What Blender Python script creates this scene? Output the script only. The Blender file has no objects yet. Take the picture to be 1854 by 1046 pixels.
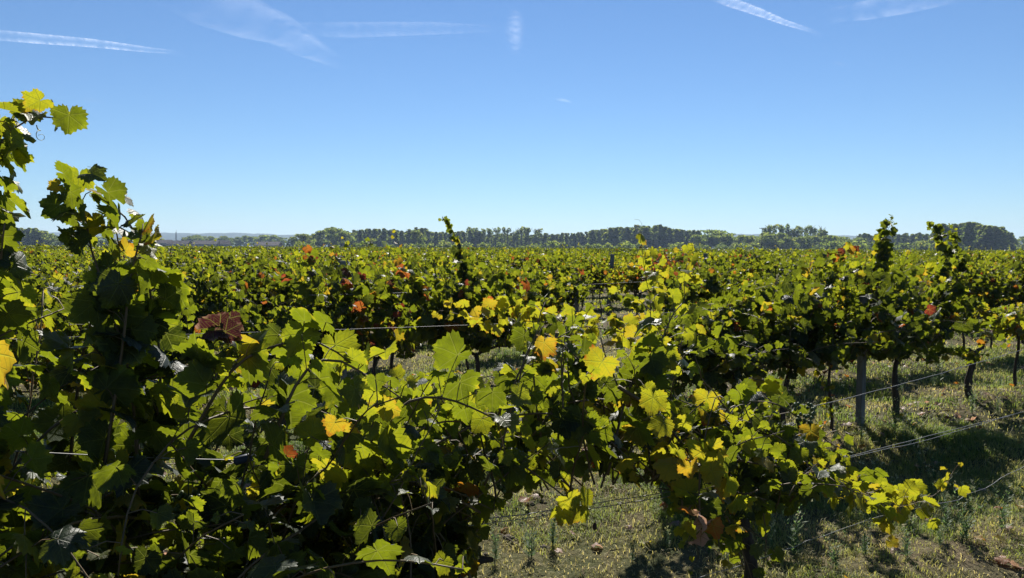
import bpy, math, random
import numpy as np
from mathutils import Matrix, Vector, noise as mnoise

# ------------------------------------------------------------------ camera, sky, sun, exposure
scene = bpy.context.scene
COL = scene.collection
R = math.radians
PW, PH, F = 1854.0, 1046.0, 1349.0          # photograph size, focal length in its pixels
EYE = Vector((0.0, 0.0, 1.70))
PITCH, ROLL = 3.15, 0.28
cam_data = bpy.data.cameras.new("camera")
cam_data.sensor_width = 36.0
cam_data.lens = 36.0 * F / PW
cam_data.clip_start = 0.05
cam_data.clip_end = 40000.0
cam = bpy.data.objects.new("camera", cam_data)
COL.objects.link(cam)
CAM_M = Matrix.Translation(EYE) @ Matrix.Rotation(R(90 - PITCH), 4, 'X') @ Matrix.Rotation(R(ROLL), 4, 'Z')
cam.matrix_world = CAM_M
scene.camera = cam

SUN_EL, SUN_AZ = 40.0, 4.0                   # azimuth in degrees to the right of the view axis (+Y)
world = bpy.data.worlds.new("World")
scene.world = world
world.use_nodes = True
wn = world.node_tree
for n_ in list(wn.nodes):
    wn.nodes.remove(n_)
w_out = wn.nodes.new('ShaderNodeOutputWorld')
w_bg = wn.nodes.new('ShaderNodeBackground')
w_sky = wn.nodes.new('ShaderNodeTexSky')
w_sky.sky_type = 'NISHITA'
w_sky.sun_disc = False
w_sky.sun_elevation = R(SUN_EL)
w_sky.sun_rotation = R(SUN_AZ)
w_sky.altitude = 60
w_sky.air_density = 1.0
w_sky.dust_density = 0.0
w_sky.ozone_density = 3.0
w_bg.inputs['Strength'].default_value = 0.0435
w_mul = wn.nodes.new('ShaderNodeMix')
w_mul.data_type = 'RGBA'; w_mul.blend_type = 'MULTIPLY'
w_mul.inputs[0].default_value = 1.0
w_mul.inputs[7].default_value = (0.75, 0.95, 1.16, 1.0)      # white balance of the picture
wn.links.new(w_sky.outputs[0], w_mul.inputs[6])
wn.links.new(w_mul.outputs[2], w_bg.inputs['Color'])
wn.links.new(w_bg.outputs[0], w_out.inputs['Surface'])

sun_data = bpy.data.lights.new("sun", 'SUN')
sun_data.energy = 4.7
sun_data.angle = R(0.55)
sun_data.color = (1.0, 0.95, 0.86)
sun = bpy.data.objects.new("sun", sun_data)
sun.rotation_euler = (R(-(90 - SUN_EL)), 0, R(-SUN_AZ))
COL.objects.link(sun)

vs = scene.view_settings
vs.view_transform = 'Standard'
vs.look = 'None'
vs.gamma = 1.0
vs.exposure = 1.02
vs.use_curve_mapping = False
cy = scene.cycles
cy.max_bounces = 6
cy.diffuse_bounces = 1
cy.glossy_bounces = 2
cy.transmission_bounces = 4
cy.transparent_max_bounces = 10
cy.volume_bounces = 0
cy.caustics_reflective = False
cy.caustics_refractive = False
cy.use_denoising = True
cy.use_adaptive_sampling = True
cy.adaptive_threshold = 0.01

HAZE_DENSITY = 1.2e-4

# ------------------------------------------------------------------ helpers
def link(o, parent=None):
    COL.objects.link(o)
    if parent is not None:
        o.parent = parent
    return o

def tag(o, label=None, cat=None, group=None, kind=None):
    if label: o['label'] = label
    if cat: o['category'] = cat
    if group: o['group'] = group
    if kind: o['kind'] = kind
    return o

def empty(name, loc=(0, 0, 0), rz=0.0, **kw):
    o = bpy.data.objects.new(name, None)
    o.location = loc
    o.rotation_euler = (0, 0, rz)
    o.empty_display_size = 0.2
    link(o)
    return tag(o, **kw)

def mesh_np(name, co, faces, mat=None, uv=None, attrs=None, smooth=False):
    """faces: (F,k) int array, all faces with the same number of corners. uv and attrs are per vertex."""
    co = np.asarray(co, dtype=np.float32)
    faces = np.asarray(faces, dtype=np.int32)
    k = faces.shape[1]
    me = bpy.data.meshes.new(name)
    me.vertices.add(len(co))
    me.vertices.foreach_set('co', co.ravel())
    me.loops.add(faces.size)
    me.loops.foreach_set('vertex_index', faces.ravel())
    me.polygons.add(len(faces))
    me.polygons.foreach_set('loop_start', np.arange(0, faces.size, k, dtype=np.int32))
    if smooth:
        me.polygons.foreach_set('use_smooth', np.ones(len(faces), dtype=bool))
    if uv is not None:
        l = me.uv_layers.new(name='UVMap')
        l.data.foreach_set('uv', np.asarray(uv, dtype=np.float32)[faces.ravel()].ravel())
    for an, av in (attrs or {}).items():
        a = me.attributes.new(an, 'FLOAT', 'POINT')
        a.data.foreach_set('value', np.asarray(av, dtype=np.float32))
    me.update(calc_edges=True)
    me.validate()
    if mat: me.materials.append(mat)
    return me

def mesh_py(name, verts, faces, mat=None, smooth=False):
    me = bpy.data.meshes.new(name)
    me.from_pydata([tuple(v) for v in verts], [], faces)
    if smooth:
        for p in me.polygons: p.use_smooth = True
    if mat: me.materials.append(mat)
    me.update()
    return me

def obj(name, me, parent=None, **kw):
    o = bpy.data.objects.new(name, me)
    link(o, parent)
    return tag(o, **kw)

class MB:
    """collects shapes into one mesh"""
    def __init__(s): s.v, s.f = [], []
    def add(s, v, f):
        b = len(s.v)
        s.v += [tuple(x) for x in v]
        s.f += [tuple(i + b for i in q) for q in f]
    def tube(s, pts, rad, sides=6, caps=True, squash=1.0):
        pts = [Vector(p) for p in pts]
        n = len(pts)
        if not hasattr(rad, '__len__'): rad = [rad] * n
        v, f = [], []
        ref = Vector((0.31, 0.17, 0.93))
        for i in range(n):
            d = (pts[min(i + 1, n - 1)] - pts[max(i - 1, 0)])
            if d.length < 1e-9: d = Vector((0, 0, 1))
            d.normalize()
            a = ref - d * ref.dot(d)
            if a.length < 1e-3: a = Vector((1, 0, 0)) - d * d.x
            a.normalize()
            ref = a
            b = d.cross(a)
            for j in range(sides):
                t = 2 * math.pi * j / sides
                v.append(pts[i] + a * (rad[i] * math.cos(t)) + b * (rad[i] * squash * math.sin(t)))
        for i in range(n - 1):
            for j in range(sides):
                k = (j + 1) % sides
                f.append((i * sides + j, i * sides + k, (i + 1) * sides + k, (i + 1) * sides + j))
        if caps:
            f.append(tuple(range(sides - 1, -1, -1)))
            f.append(tuple((n - 1) * sides + j for j in range(sides)))
        s.add(v, f)
        return s
    def box(s, c, size, rz=0.0, top=1.0):
        x, y, z = size[0] / 2, size[1] / 2, size[2] / 2
        ca, sa = math.cos(rz), math.sin(rz)
        v = []
        for zz in (-z, z):
            k = top if zz > 0 else 1.0
            for sx, sy in ((-1, -1), (1, -1), (1, 1), (-1, 1)):
                px, py = sx * x * k, sy * y * k
                v.append((c[0] + px * ca - py * sa, c[1] + px * sa + py * ca, c[2] + zz))
        s.add(v, [(0, 3, 2, 1), (4, 5, 6, 7), (0, 1, 5, 4), (1, 2, 6, 5), (2, 3, 7, 6), (3, 0, 4, 7)])
        return s
    def mesh(s, name, mat, smooth=False):
        return mesh_py(name, s.v, s.f, mat, smooth)

# photograph pixel -> ray, and world point -> photograph pixel
CAM_R = CAM_M.to_3x3()
CAM_RI = CAM_R.inverted()
CAM_RI_NP = np.array(CAM_RI)
EYE_NP = np.array(EYE)
def ray(x, y):
    return CAM_R @ Vector(((x - PW / 2) / F, (PH / 2 - y) / F, -1.0))
def proj(P):
    P = np.atleast_2d(np.asarray(P, dtype=float))
    q = (P - EYE_NP) @ CAM_RI_NP.T
    z = np.maximum(-q[:, 2], 1e-4)
    return PW / 2 + F * q[:, 0] / z, PH / 2 - F * q[:, 1] / z, -q[:, 2]

# vine rows: parallel lines, row k lies D(k) metres from the eye and runs 57 degrees to the right of the view
RA = R(57.0)
U = np.array((math.sin(RA), math.cos(RA), 0.0))     # along the row
N = np.array((-math.cos(RA), math.sin(RA), 0.0))    # across, away from the camera
ROT = math.pi / 2 - RA
def D(k): return 2.0 + 2.05 * k
def row_world(k, t, b=0.0, h=0.0):
    p = N * (D(k) + b) + U * t
    return (p[0], p[1], h)
def on_row(x, y, k, b=0.0):
    """where the sight line through photo pixel x, y meets the row's own upright plane, in row coordinates t, b, h"""
    d = np.array(ray(x, y))
    s = (D(k) + b) / float(d @ N)
    p = EYE_NP + d * s
    return np.array((float(p @ U), b, float(p[2])))
def row_to_world_np(k, Q):
    Q = np.atleast_2d(Q)
    return Q[:, :1] * U + (D(k) + Q[:, 1:2]) * N + Q[:, 2:3] * np.array((0, 0, 1.0))
S_W = np.array((math.sin(R(SUN_AZ)) * math.cos(R(SUN_EL)), math.cos(R(SUN_AZ)) * math.cos(R(SUN_EL)), math.sin(R(SUN_EL))))
S_L = np.array((S_W @ U, S_W @ N, S_W[2]))          # towards the sun, in row coordinates
S_H = S_L * np.array((1, 1, .35)); S_H = S_H / np.linalg.norm(S_H)

# ------------------------------------------------------------------ materials
def new_mat(name):
    m = bpy.data.materials.new(name)
    m.use_nodes = True
    nt = m.node_tree
    for n_ in list(nt.nodes): nt.nodes.remove(n_)
    out = nt.nodes.new('ShaderNodeOutputMaterial')
    return m, nt, out

class NG:
    def __init__(s, nt): s.nt = nt
    def n(s, t, **kw):
        x = s.nt.nodes.new(t)
        for k, v in kw.items(): setattr(x, k, v)
        return x
    def l(s, a, b): s.nt.links.new(a, b)
    def m(s, op, a, b=None, c=None, clamp=False):
        x = s.n('ShaderNodeMath', operation=op)
        x.use_clamp = clamp
        for i, v in enumerate((a, b, c)):
            if v is None: continue
            if isinstance(v, (int, float)): x.inputs[i].default_value = v
            else: s.l(v, x.inputs[i])
        return x.outputs[0]
    def ramp(s, fac, stops, interp='LINEAR'):
        x = s.n('ShaderNodeValToRGB')
        x.color_ramp.interpolation = interp
        e = x.color_ramp.elements
        while len(e) < len(stops): e.new(0.5)
        for i, (p, c) in enumerate(stops):
            e[i].position = p
            e[i].color = (*c, 1.0) if len(c) == 3 else c
        s.l(fac, x.inputs[0])
        return x.outputs[0]
    def mix(s, fac, a, b, mode='MIX'):
        x = s.n('ShaderNodeMix', data_type='RGBA', blend_type=mode)
        for sock, v in ((x.inputs[0], fac), (x.inputs[6], a), (x.inputs[7], b)):
            if isinstance(v, (int, float)): sock.default_value = v
            elif isinstance(v, tuple): sock.default_value = (*v, 1.0)
            else: s.l(v, sock)
        return x.outputs[2]
    def noise(s, vec, scale, detail=3.0, rough=0.55):
        x = s.n('ShaderNodeTexNoise')
        x.inputs['Scale'].default_value = scale
        x.inputs['Detail'].default_value = detail
        x.inputs['Roughness'].default_value = rough
        if vec is not None: s.l(vec, x.inputs['Vector'])
        return x.outputs[0]

def plain_mat(name, col, rough=0.8, var=0.25, scale=8.0, bump=0.2, spec=0.3, metallic=0.0, stretch=(1, 1, 1), col2=None):
    m, nt, out = new_mat(name)
    g = NG(nt)
    p = g.n('ShaderNodeBsdfPrincipled')
    p.inputs['Roughness'].default_value = rough
    p.inputs['Specular IOR Level'].default_value = spec
    p.inputs['Metallic'].default_value = metallic
    tc = g.n('ShaderNodeTexCoord')
    mp = g.n('ShaderNodeMapping')
    mp.inputs['Scale'].default_value = stretch
    g.l(tc.outputs['Object'], mp.inputs['Vector'])
    nz = g.noise(mp.outputs[0], scale, 5.0, 0.6)
    c1 = tuple(c * (1 - var) for c in col)
    c2 = col2 or tuple(min(1, c * (1 + var)) for c in col)
    g.l(g.ramp(nz, [(0.3, c1), (0.7, c2)]), p.inputs['Base Color'])
    if bump:
        b = g.n('ShaderNodeBump')
        b.inputs['Strength'].default_value = bump
        b.inputs['Distance'].default_value = 0.02
        g.l(nz, b.inputs['Height'])
        g.l(b.outputs[0], p.inputs['Normal'])
    g.l(p.outputs[0], out.inputs['Surface'])
    return m

def leaf_material():
    m, nt, out = new_mat("vine_leaf")
    g = NG(nt)
    at = g.n('ShaderNodeAttribute'); at.attribute_name = 'tint'
    oi = g.n('ShaderNodeObjectInfo')
    sep = g.n('ShaderNodeSeparateColor'); g.l(oi.outputs['Color'], sep.inputs[0])
    tint0 = g.m('ADD', at.outputs['Fac'], sep.outputs[0])
    uvn = g.n('ShaderNodeUVMap')
    sx = g.n('ShaderNodeSeparateXYZ'); g.l(uvn.outputs[0], sx.inputs[0])
    x = g.m('MULTIPLY', g.m('SUBTRACT', sx.outputs[0], 0.5), 2.0)
    y = g.m('MULTIPLY', g.m('SUBTRACT', sx.outputs[1], 0.5), 2.0)
    r = g.m('SQRT', g.m('ADD', g.m('MULTIPLY', x, x), g.m('MULTIPLY', y, y)))
    ang = g.m('ARCTAN2', x, y)
    sp = R(53)
    dl = g.m('SUBTRACT', ang, g.m('MULTIPLY', g.m('ROUND', g.m('DIVIDE', ang, sp)), sp))
    along = g.m('MULTIPLY', r, g.m('COSINE', dl))
    perp = g.m('ABSOLUTE', g.m('MULTIPLY', r, g.m('SINE', dl)))
    prim = g.m('SUBTRACT', 1.0, g.m('DIVIDE', perp, 0.03), clamp=True)
    sec = g.m('PINGPONG', g.m('SUBTRACT', along, g.m('MULTIPLY', perp, 0.85)), 0.075)
    secm = g.m('MULTIPLY', g.m('SUBTRACT', 1.0, g.m('DIVIDE', sec, 0.014), clamp=True), 0.6)
    vein = g.m('MAXIMUM', prim, secm)
    # mottling, yellowing from the margin and between the veins
    cmb = g.n('ShaderNodeCombineXYZ'); g.l(x, cmb.inputs[0]); g.l(y, cmb.inputs[1])
    g.l(g.m('ADD', g.m('MULTIPLY', oi.outputs['Random'], 37.0), g.m('MULTIPLY', at.outputs['Fac'], 91.0)), cmb.inputs[2])
    nz = g.noise(cmb.outputs[0], 2.2, 4.0, 0.6)
    fine = g.noise(cmb.outputs[0], 14.0, 3.0, 0.6)
    edge = g.m('MULTIPLY', g.m('SUBTRACT', r, 0.55, clamp=True), 0.32)
    t1 = g.m('ADD', tint0, g.m('MULTIPLY', g.m('SUBTRACT', nz, 0.5), g.m('MULTIPLY', g.m('SUBTRACT', 1.0, tint0, clamp=True), 0.34)))
    t1 = g.m('ADD', t1, g.m('MULTIPLY', edge, g.m('MULTIPLY', nz, tint0)))
    t1 = g.m('ADD', t1, g.m('MULTIPLY', vein, -0.05))
    rim = g.m('MULTIPLY', g.m('SUBTRACT', r, 0.60, clamp=True), g.m('MULTIPLY', g.m('SUBTRACT', nz, 0.42, clamp=True), g.m('MULTIPLY', oi.outputs['Random'], 5.0)))
    t1 = g.m('ADD', t1, g.m('MULTIPLY', g.m('MINIMUM', rim, 0.34), g.m('LESS_THAN', t1, 0.6)))
    t1 = g.m('ADD', t1, 0.0, clamp=True)
    refl = g.ramp(t1, [(0.0, (0.016, 0.030, 0.021)), (0.25, (0.028, 0.048, 0.018)), (0.42, (0.07, 0.08, 0.012)),
                       (0.56, (0.24, 0.17, 0.015)), (0.68, (0.22, 0.075, 0.014)), (0.80, (0.16, 0.022, 0.018)),
                       (0.86, (0.030, 0.014, 0.020)), (0.94, (0.035, 0.018, 0.022)), (1.0, (0.42, 0.26, 0.20))])
    tran = g.ramp(t1, [(0.0, (0.030, 0.043, 0.004)), (0.25, (0.22, 0.265, 0.008)), (0.42, (0.46, 0.45, 0.016)),
                       (0.56, (0.54, 0.36, 0.02)), (0.68, (0.48, 0.15, 0.015)), (0.80, (0.28, 0.035, 0.02)),
                       (0.86, (0.05, 0.008, 0.012)), (0.94, (0.05, 0.012, 0.014)), (1.0, (0.50, 0.28, 0.18))])
    shade = g.m('ADD', g.m('MULTIPLY', fine, 0.5), 0.75)
    refl = g.mix(1.0, refl, g.ramp(shade, [(0.0, (0, 0, 0)), (1.0, (1, 1, 1))]), 'MULTIPLY')
    refl = g.mix(g.m('MULTIPLY', vein, 0.35), refl, (0.13, 0.17, 0.05))
    tran = g.mix(g.m('MULTIPLY', vein, 0.5), tran, (0.36, 0.39, 0.06))
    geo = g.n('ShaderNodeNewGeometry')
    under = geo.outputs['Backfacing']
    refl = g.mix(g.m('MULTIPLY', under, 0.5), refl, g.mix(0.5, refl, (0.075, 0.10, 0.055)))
    bmp = g.n('ShaderNodeBump')
    bmp.inputs['Strength'].default_value = 0.55
    bmp.inputs['Distance'].default_value = 0.004
    g.l(g.m('ADD', g.m('MULTIPLY', vein, -0.8), g.m('MULTIPLY', nz, 1.3)), bmp.inputs['Height'])
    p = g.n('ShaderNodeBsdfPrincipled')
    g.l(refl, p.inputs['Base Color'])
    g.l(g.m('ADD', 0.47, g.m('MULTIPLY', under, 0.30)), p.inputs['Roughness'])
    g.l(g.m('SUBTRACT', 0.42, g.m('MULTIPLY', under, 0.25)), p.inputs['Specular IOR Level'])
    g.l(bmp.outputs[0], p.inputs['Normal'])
    tr = g.n('ShaderNodeBsdfTranslucent')
    g.l(tran, tr.inputs['Color'])
    g.l(bmp.outputs[0], tr.inputs['Normal'])
    mx = g.n('ShaderNodeMixShader')
    mx.inputs[0].default_value = 0.50
    g.l(p.outputs[0], mx.inputs[1]); g.l(tr.outputs[0], mx.inputs[2])
    g.l(mx.outputs[0], out.inputs['Surface'])
    return m

def tinted_plant_mat(name, stops, trans, rough=0.7, mixf=0.4, spec=0.25):
    """plants whose colour varies with the per-blade attribute tint"""
    m, nt, out = new_mat(name)
    g = NG(nt)
    at = g.n('ShaderNodeAttribute'); at.attribute_name = 'tint'
    oi = g.n('ShaderNodeObjectInfo')
    t = g.m('ADD', at.outputs['Fac'], g.m('MULTIPLY', g.m('SUBTRACT', oi.outputs['Random'], 0.5), 0.2), clamp=True)
    p = g.n('ShaderNodeBsdfPrincipled')
    p.inputs['Roughness'].default_value = rough
    p.inputs['Specular IOR Level'].default_value = spec
    c = g.ramp(t, stops)
    g.l(c, p.inputs['Base Color'])
    tr = g.n('ShaderNodeBsdfTranslucent')
    g.l(g.mix(1.0, c, (trans[0], trans[1], trans[2]), 'MULTIPLY'), tr.inputs['Color'])
    mx = g.n('ShaderNodeMixShader'); mx.inputs[0].default_value = mixf
    g.l(p.outputs[0], mx.inputs[1]); g.l(tr.outputs[0], mx.inputs[2])
    g.l(mx.outputs[0], out.inputs['Surface'])
    return m

def ground_material():
    m, nt, out = new_mat("meadow_soil")
    g = NG(nt)
    tc = g.n('ShaderNodeTexCoord')
    P = tc.outputs['Object']
    big = g.noise(P, 0.55, 4.0, 0.6)
    mid = g.noise(P, 3.2, 5.0, 0.65)
    fine = g.noise(P, 38.0, 4.0, 0.7)
    sxyz = g.n('ShaderNodeSeparateXYZ'); g.l(P, sxyz.inputs[0])
    # tilled strip under every vine row
    dist = g.m('ADD', g.m('MULTIPLY', sxyz.outputs[0], float(N[0])), g.m('MULTIPLY', sxyz.outputs[1], float(N[1])))
    ph = g.m('PINGPONG', g.m('ADD', g.m('SUBTRACT', dist, 2.0), g.m('MULTIPLY', g.m('SUBTRACT', mid, 0.5), 0.5)), 1.025)
    strip = g.m('SUBTRACT', 1.0, g.m('DIVIDE', ph, 0.42), clamp=True)
    grass = g.ramp(g.m('ADD', g.m('MULTIPLY', big, 0.6), g.m('MULTIPLY', mid, 0.4)),
                   [(0.34, (0.045, 0.062, 0.020)), (0.46, (0.085, 0.085, 0.034)), (0.58, (0.165, 0.130, 0.070)), (0.70, (0.25, 0.195, 0.115))])
    soil = g.ramp(mid, [(0.35, (0.06, 0.046, 0.034)), (0.65, (0.15, 0.115, 0.085))])
    c = g.mix(g.m('MULTIPLY', strip, 0.4), grass, soil)
    c = g.mix(0.65, c, g.ramp(fine, [(0.3, (0.25, 0.25, 0.25)), (0.7, (1.0, 1.0, 1.0))]), 'MULTIPLY')
    p = g.n('ShaderNodeBsdfPrincipled')
    p.inputs['Roughness'].default_value = 0.95
    p.inputs['Specular IOR Level'].default_value = 0.1
    g.l(c, p.inputs['Base Color'])
    b = g.n('ShaderNodeBump'); b.inputs['Strength'].default_value = 0.9; b.inputs['Distance'].default_value = 0.05
    g.l(g.m('ADD', g.m('MULTIPLY', fine, 0.5), mid), b.inputs['Height'])
    g.l(b.outputs[0], p.inputs['Normal'])
    g.l(p.outputs[0], out.inputs['Surface'])
    return m

M_LEAF = leaf_material()
M_CANE = plain_mat("vine_cane", (0.11, 0.075, 0.035), 0.6, 0.35, 30.0, 0.2, stretch=(1, 1, .4))
M_TENDRIL = plain_mat("vine_tendril", (0.16, 0.17, 0.05), 0.6, 0.25, 30.0, 0.0)
M_BARK = plain_mat("vine_bark", (0.050, 0.038, 0.028), 0.95, 0.5, 40.0, 0.9, stretch=(1, 1, .18))
M_POST = plain_mat("weathered_post", (0.15, 0.15, 0.14), 0.9, 0.45, 16.0, 0.5, stretch=(1, 1, .15))
M_WIRE = plain_mat("galvanised_wire", (0.25, 0.25, 0.25), 0.65, 0.2, 60.0, 0.0, spec=0.5, metallic=0.7)
M_CLIP = plain_mat("clip_plastic", (0.035, 0.045, 0.075), 0.5, 0.2, 20.0, 0.1)
M_TWINE = plain_mat("turquoise_twine", (0.05, 0.30, 0.30), 0.6, 0.2, 60.0, 0.3)
M_GRAPE = plain_mat("grape_skin", (0.060, 0.085, 0.022), 0.42, 0.3, 60.0, 0.0, spec=0.4)
M_DRY = plain_mat("dried_stalk", (0.06, 0.035, 0.025), 0.9, 0.3, 40.0, 0.4)
M_GROUND = ground_material()
M_GRASS = tinted_plant_mat("grass_blades", [(0.0, (0.07, 0.12, 0.022)), (0.35, (0.14, 0.18, 0.04)), (0.65, (0.25, 0.23, 0.085)), (1.0, (0.40, 0.33, 0.18))], (2.0, 2.0, 1.3), 0.6, 0.45)
M_WEED = tinted_plant_mat("weed_leaf", [(0.0, (0.055, 0.10, 0.045)), (0.6, (0.12, 0.17, 0.075)), (1.0, (0.50, 0.44, 0.28))], (2.2, 2.3, 1.5), 0.6, 0.4)
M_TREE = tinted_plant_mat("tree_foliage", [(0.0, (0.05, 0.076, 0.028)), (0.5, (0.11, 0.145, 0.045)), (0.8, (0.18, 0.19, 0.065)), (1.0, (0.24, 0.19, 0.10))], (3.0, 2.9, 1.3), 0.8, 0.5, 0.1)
M_TRUNK = plain_mat("tree_bark", (0.10, 0.085, 0.07), 0.9, 0.3, 2.0, 0.3)
M_HILL = plain_mat("wooded_hill", (0.040, 0.060, 0.030), 0.95, 0.4, 0.02, 0.0, spec=0.05)
M_WALL = plain_mat("barn_wall", (0.42, 0.40, 0.37), 0.9, 0.15, 0.6, 0.1)
M_ROOF = plain_mat("barn_roof", (0.085, 0.075, 0.080), 0.8, 0.25, 0.8, 0.1)
M_DARK = plain_mat("dark_opening", (0.03, 0.03, 0.035), 0.6, 0.2, 1.0, 0.0)
M_POLE = plain_mat("pole_timber", (0.07, 0.06, 0.055), 0.9, 0.3, 2.0, 0.1)
M_STEEL = plain_mat("mast_steel", (0.16, 0.165, 0.17), 0.6, 0.2, 2.0, 0.0, metallic=0.3)

# ------------------------------------------------------------------ leaf shapes
PROFILE = [(0, 1.0), (14, .90), (29, .72), (42, .83), (55, .90), (70, .78), (84, .67), (100, .74), (114, .77), (135, .62), (155, .50), (170, .36), (180, .12)]
def leaf_radius(deg):
    a = abs(deg)
    for (a0, r0), (a1, r1) in zip(PROFILE, PROFILE[1:]):
        if a <= a1:
            return r0 + (r1 - r0) * (a - a0) / (a1 - a0)
    return .12
def leaf_template(seed, nb, nring, fold, cup, ripple, teeth=0.07):
    """grape leaf lying in local XY, tip along +Y, upper face +Z, origin where the stalk joins"""
    rg = random.Random(seed)
    asym = rg.uniform(-.06, .06)
    lob = rg.uniform(0.85, 1.15)
    co, uv = [(0, 0, 0)], [(0, 0)]
    rings = [(nring, .52, False), (nb, 1.0, True)] if nring else [(nb, 1.0, True)]
    ph = rg.uniform(0, 6.28)
    for cnt, sc, outer in rings:
        for i in range(cnt):
            a = -172 + 344 * i / (cnt - 1)
            r = leaf_radius(a)
            if outer:
                r = .72 + (r - .72) * lob
                r += teeth * (0.5 if i % 2 else -0.5) * rg.uniform(.6, 1.4)
                r *= 1 + asym * math.sin(R(a)) + rg.uniform(-.03, .03)
            else:
                r = .45 * r + .25
                if abs(a) > 165: r = .2
                r *= 0.85
            aa = R(a)
            x, y = r * math.sin(aa), r * math.cos(aa)
            z = fold * abs(x) - cup * (x * x + y * y * .8) + ripple * r * r * math.sin(3.0 * aa + ph) + ripple * .5 * r * math.sin(7 * aa + 2 * ph) + rg.uniform(-.02, .02) * r
            co.append((x, y, z)); uv.append((x, y))
    f = []
    if nring:
        for i in range(nring - 1): f.append((0, 2 + i, 1 + i))
        o = 1 + nring
        ia = [-172 + 344 * i / (nring - 1) for i in range(nring)]
        oa = [-172 + 344 * i / (nb - 1) for i in range(nb)]
        i = j = 0
        while i < nring - 1 or j < nb - 1:
            if j < nb - 1 and (i == nring - 1 or oa[j + 1] <= (ia[i] + ia[i + 1]) / 2 + 1e-6 or oa[j + 1] < ia[i]):
                f.append((1 + i, o + j + 1, o + j)); j += 1
            else:
                f.append((1 + i, 1 + i + 1, o + j)); i += 1
    else:
        for i in range(nb - 1): f.append((0, 2 + i, 1 + i))
    return np.array(co, dtype=np.float32), np.array(f, dtype=np.int32), np.array(uv, dtype=np.float32) * .5 + .5

rg0 = random.Random(5)
def make_templates(n, nb, nring, teeth, seed):
    return [leaf_template(seed + i, nb, nring, rg0.uniform(-.1, .7), rg0.uniform(-.1, .7), rg0.uniform(.04, .22), teeth) for i in range(n)]
T_HERO = make_templates(28, 45, 11, .095, 100)
T_MID = make_templates(10, 15, 0, .04, 200)
T_CURL = [leaf_template(300 + i, 29, 9, 0.9, 0.75, 0.22, .1) for i in range(4)]      # withered, rolled up
HERO_ME = [mesh_np("leaf", c, f, M_LEAF, uv) for c, f, uv in T_HERO]
CURL_ME = [mesh_np("leaf", c, f, M_LEAF, uv) for c, f, uv in T_CURL]
diam = lambda: (np.array([(0, -.3, 0), (.75, .25, .12), (0, 1, -.12), (-.75, .25, .1)], dtype=np.float32),
                np.array([(0, 1, 2), (0, 2, 3)], dtype=np.int32),
                np.array([(.5, .35), (.85, .6), (.5, .95), (.15, .6)], dtype=np.float32))
T_FAR = [diam()]

def join_leaves(name, templates, Rm, sc, T, tint, which):
    """many leaves in one mesh; Rm (n,3,3) with columns x,y,z of the blade"""
    co, fs, uvs, ts, base = [], [], [], [], 0
    for ti, (c, f, uv) in enumerate(templates):
        idx = np.nonzero(which == ti)[0]
        if not len(idx): continue
        v = np.einsum('nij,kj->nki', Rm[idx], c) * sc[idx, None, None] + T[idx, None, :]
        co.append(v.reshape(-1, 3))
        fs.append((f[None] + (np.arange(len(idx)) * len(c))[:, None, None]).reshape(-1, 3) + base)
        uvs.append(np.tile(uv, (len(idx), 1)))
        ts.append(np.repeat(tint[idx], len(c)))
        base += len(idx) * len(c)
    return mesh_np(name, np.concatenate(co), np.concatenate(fs), M_LEAF, np.concatenate(uvs), {'tint': np.concatenate(ts)})

# ------------------------------------------------------------------ growing shoots
def unit(v):
    return v / max(np.linalg.norm(v), 1e-9)
UP = np.array((0, 0, 1.0))

class Leaf:
    __slots__ = ('p', 'X', 'Y', 'Z', 's', 'tint', 'curl', 'must')

FLOP = [.10]
def blade(rng, base, pet, outward, size, tint, face=1.0):
    l = Leaf()
    n = unit(S_H * .66 * face + UP * .16 + outward * .22 + rng.normal(0, .46, 3))
    if rng.random() < FLOP[0]:      # blade flopped over, upper face to the open side
        n = unit(UP * .75 + np.array((0, -.32, 0)) + rng.normal(0, .28, 3))
    t = pet * .55 - UP * .75 + rng.normal(0, .38, 3)
    t = unit(t - n * (t @ n))
    l.p, l.Y, l.Z = base, t, n
    l.X = np.cross(t, n)
    l.s, l.tint, l.curl, l.must = size, tint, False, False
    return l

def resample(pts, step):
    pts = np.asarray(pts, dtype=float)
    # Catmull-Rom through the points, then even steps
    P = np.vstack([2 * pts[0] - pts[1], pts, 2 * pts[-1] - pts[-2]])
    out = []
    for i in range(1, len(P) - 2):
        for u in np.linspace(0, 1, 16, endpoint=False):
            a, b, c, d = P[i - 1], P[i], P[i + 1], P[i + 2]
            out.append(.5 * ((2 * b) + (c - a) * u + (2 * a - 5 * b + 4 * c - d) * u * u + (3 * b - a - 3 * c + d) * u ** 3))
    out.append(P[-2])
    out = np.array(out)
    s = np.concatenate([[0], np.cumsum(np.linalg.norm(np.diff(out, axis=0), axis=1))])
    q = np.arange(0, s[-1], step)
    return np.stack([np.interp(q, s, out[:, k]) for k in range(3)], 1)

class Shoot:
    def __init__(s): s.pts, s.pet, s.leaves, s.r = [], [], [], .0042

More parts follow.
